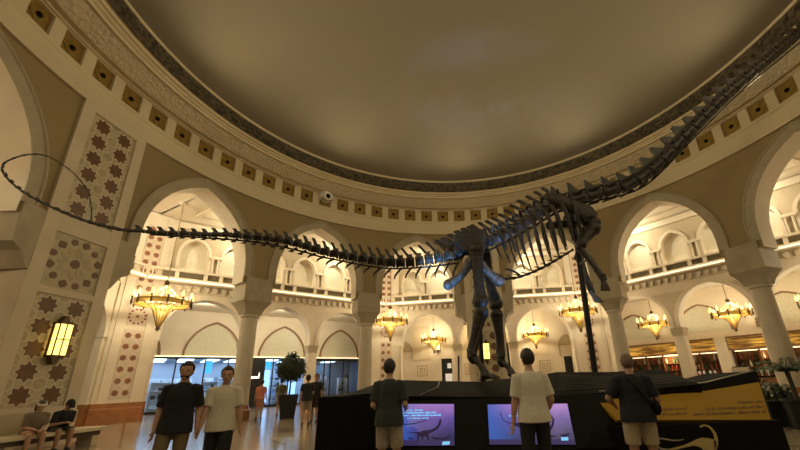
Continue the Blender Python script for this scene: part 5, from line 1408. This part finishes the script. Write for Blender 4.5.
# second leafy planter behind the podium
pf2 = at(752, 385, 13.0); pf2 = Vector((pf2.x, pf2.y, 0))
t = thing('fern_planter', 'dark leafy planter half hidden behind the podium corner', 'planter', pf2)
mb = MB(); mb.box(pf2 + Vector((0, 0, .3)), (.9, .5, .6)); mb.build('planter_box', M['planter'], t, 0)
mb = MB(); leaves(mb, pf2 + Vector((0, 0, .85)), (.5, .3, .35), 500, .09, .2); mb.build('foliage', M['leaf'], t, 0, merge=False)
# spotlight on the frieze
a = PH + DP * 12
Ml = mrot(a)
t = thing('spotlight', 'white round spotlight fixed over one gilded coffer of the frieze', 'spotlight', Ml(0, 13.5, -.1))
def disc_lathe(prof, name, m, par, cz_=13.72):
    mb = MB(); rows = [[Ml(r * math.cos(2 * PI * k / 20), cz_ + r * math.sin(2 * PI * k / 20) + zz, d) for k in range(20)] for r, d, zz in prof]
    mb.grid(rows, 0, True); mb.poly(rows[0]); mb.poly(rows[-1]); return mb.build(name, m, par, 40)
disc_lathe([(.50, -.04, 0), (.52, -.10, 0), (.44, -.14, 0), (.40, -.10, 0)], 'mount_ring', M['frame'], t, 13.85)
hs = disc_lathe([(.30, -.08, .1), (.36, -.2, .06), (.36, -.42, -.02), (.30, -.55, -.08), (.2, -.58, -.09)], 'housing', M['white'], t, 13.75)
disc_lathe([(.17, -.585, -.1), (.15, -.62, -.11), (.02, -.60, -.11)], 'lens', M['steel'], hs, 13.72)
for x_ in (-.42, .36):
    mb = MB(); mb.mbox(Ml, x_, x_ + .06, 13.5, 13.95, -.4, -.05); mb.build('bracket', M['white'], t, 0)

# ================================================================== LIGHT
def area(loc, target, size, power, col, name='area_light'):
    l = bpy.data.lights.new(name, 'AREA'); l.shape = 'DISK'; l.size = size; l.energy = power; l.color = col
    o = bpy.data.objects.new(name, l); COL.objects.link(o); o.location = loc
    o.rotation_euler = (Vector(target) - Vector(loc)).to_track_quat('-Z', 'Y').to_euler(); return o
def spot(loc, target, ang, power, col, blend=.5, r=.05, name='spot_light'):
    l = bpy.data.lights.new(name, 'SPOT'); l.energy = power; l.color = col; l.spot_size = R(ang); l.spot_blend = blend; l.shadow_soft_size = r
    o = bpy.data.objects.new(name, l); COL.objects.link(o); o.location = loc
    o.rotation_euler = (Vector(target) - Vector(loc)).to_track_quat('-Z', 'Y').to_euler(); return o
W_ = bpy.data.worlds.new('world'); S.world = W_; W_.use_nodes = True
W_.node_tree.nodes['Background'].inputs['Color'].default_value = (1, .82, .54, 1); W_.node_tree.nodes['Background'].inputs['Strength'].default_value = AMBIENT
# unseen fill lamps added: spots round the drum, points in the gallery bays
for a in range(-160, 200, 40): spot(cyl(a, 13.2, 13.2), cyl(a + 180, 11.5, 12), 165, DRUM_FILL, (1, .84, .49), 1, .25, 'drum_fill_spot')
for n in (-84.1, -39.1, 5.9, 50.9):
    for s in (-3.6, 3.6): point(octp(n, s, 11.9, 19.2), GAL_FILL * (2 if n < -60 else 1), (1, .90, .65), .25, 'gallery_fill_light')
# blue show lights on the podium deck
spot(at(432, 376, 7.9), at(444, 264, DY), 26, BLUE, (.16, .42, 1))
spot(at(520, 372, 7.6), at(490, 270, DY), 30, BLUE * .35, (.2, .45, 1))
spot(at(620, 368, 8.2), at(602, 300, DY), 22, BLUE * .25, (.2, .45, 1))
spot(at(520, 377, 7.2), at(508, 228, DY), 26, BLUE * .6, (.35, .5, 1))
S.view_settings.view_transform = 'Standard'; S.view_settings.look = 'None'; S.view_settings.gamma = 1; S.view_settings.use_curve_mapping = False
S.view_settings.exposure = EXPO
S.cycles.max_bounces = 8; S.cycles.diffuse_bounces = 5; S.cycles.glossy_bounces = 3; S.cycles.transparent_max_bounces = 8
S.cycles.sample_clamp_indirect = 6
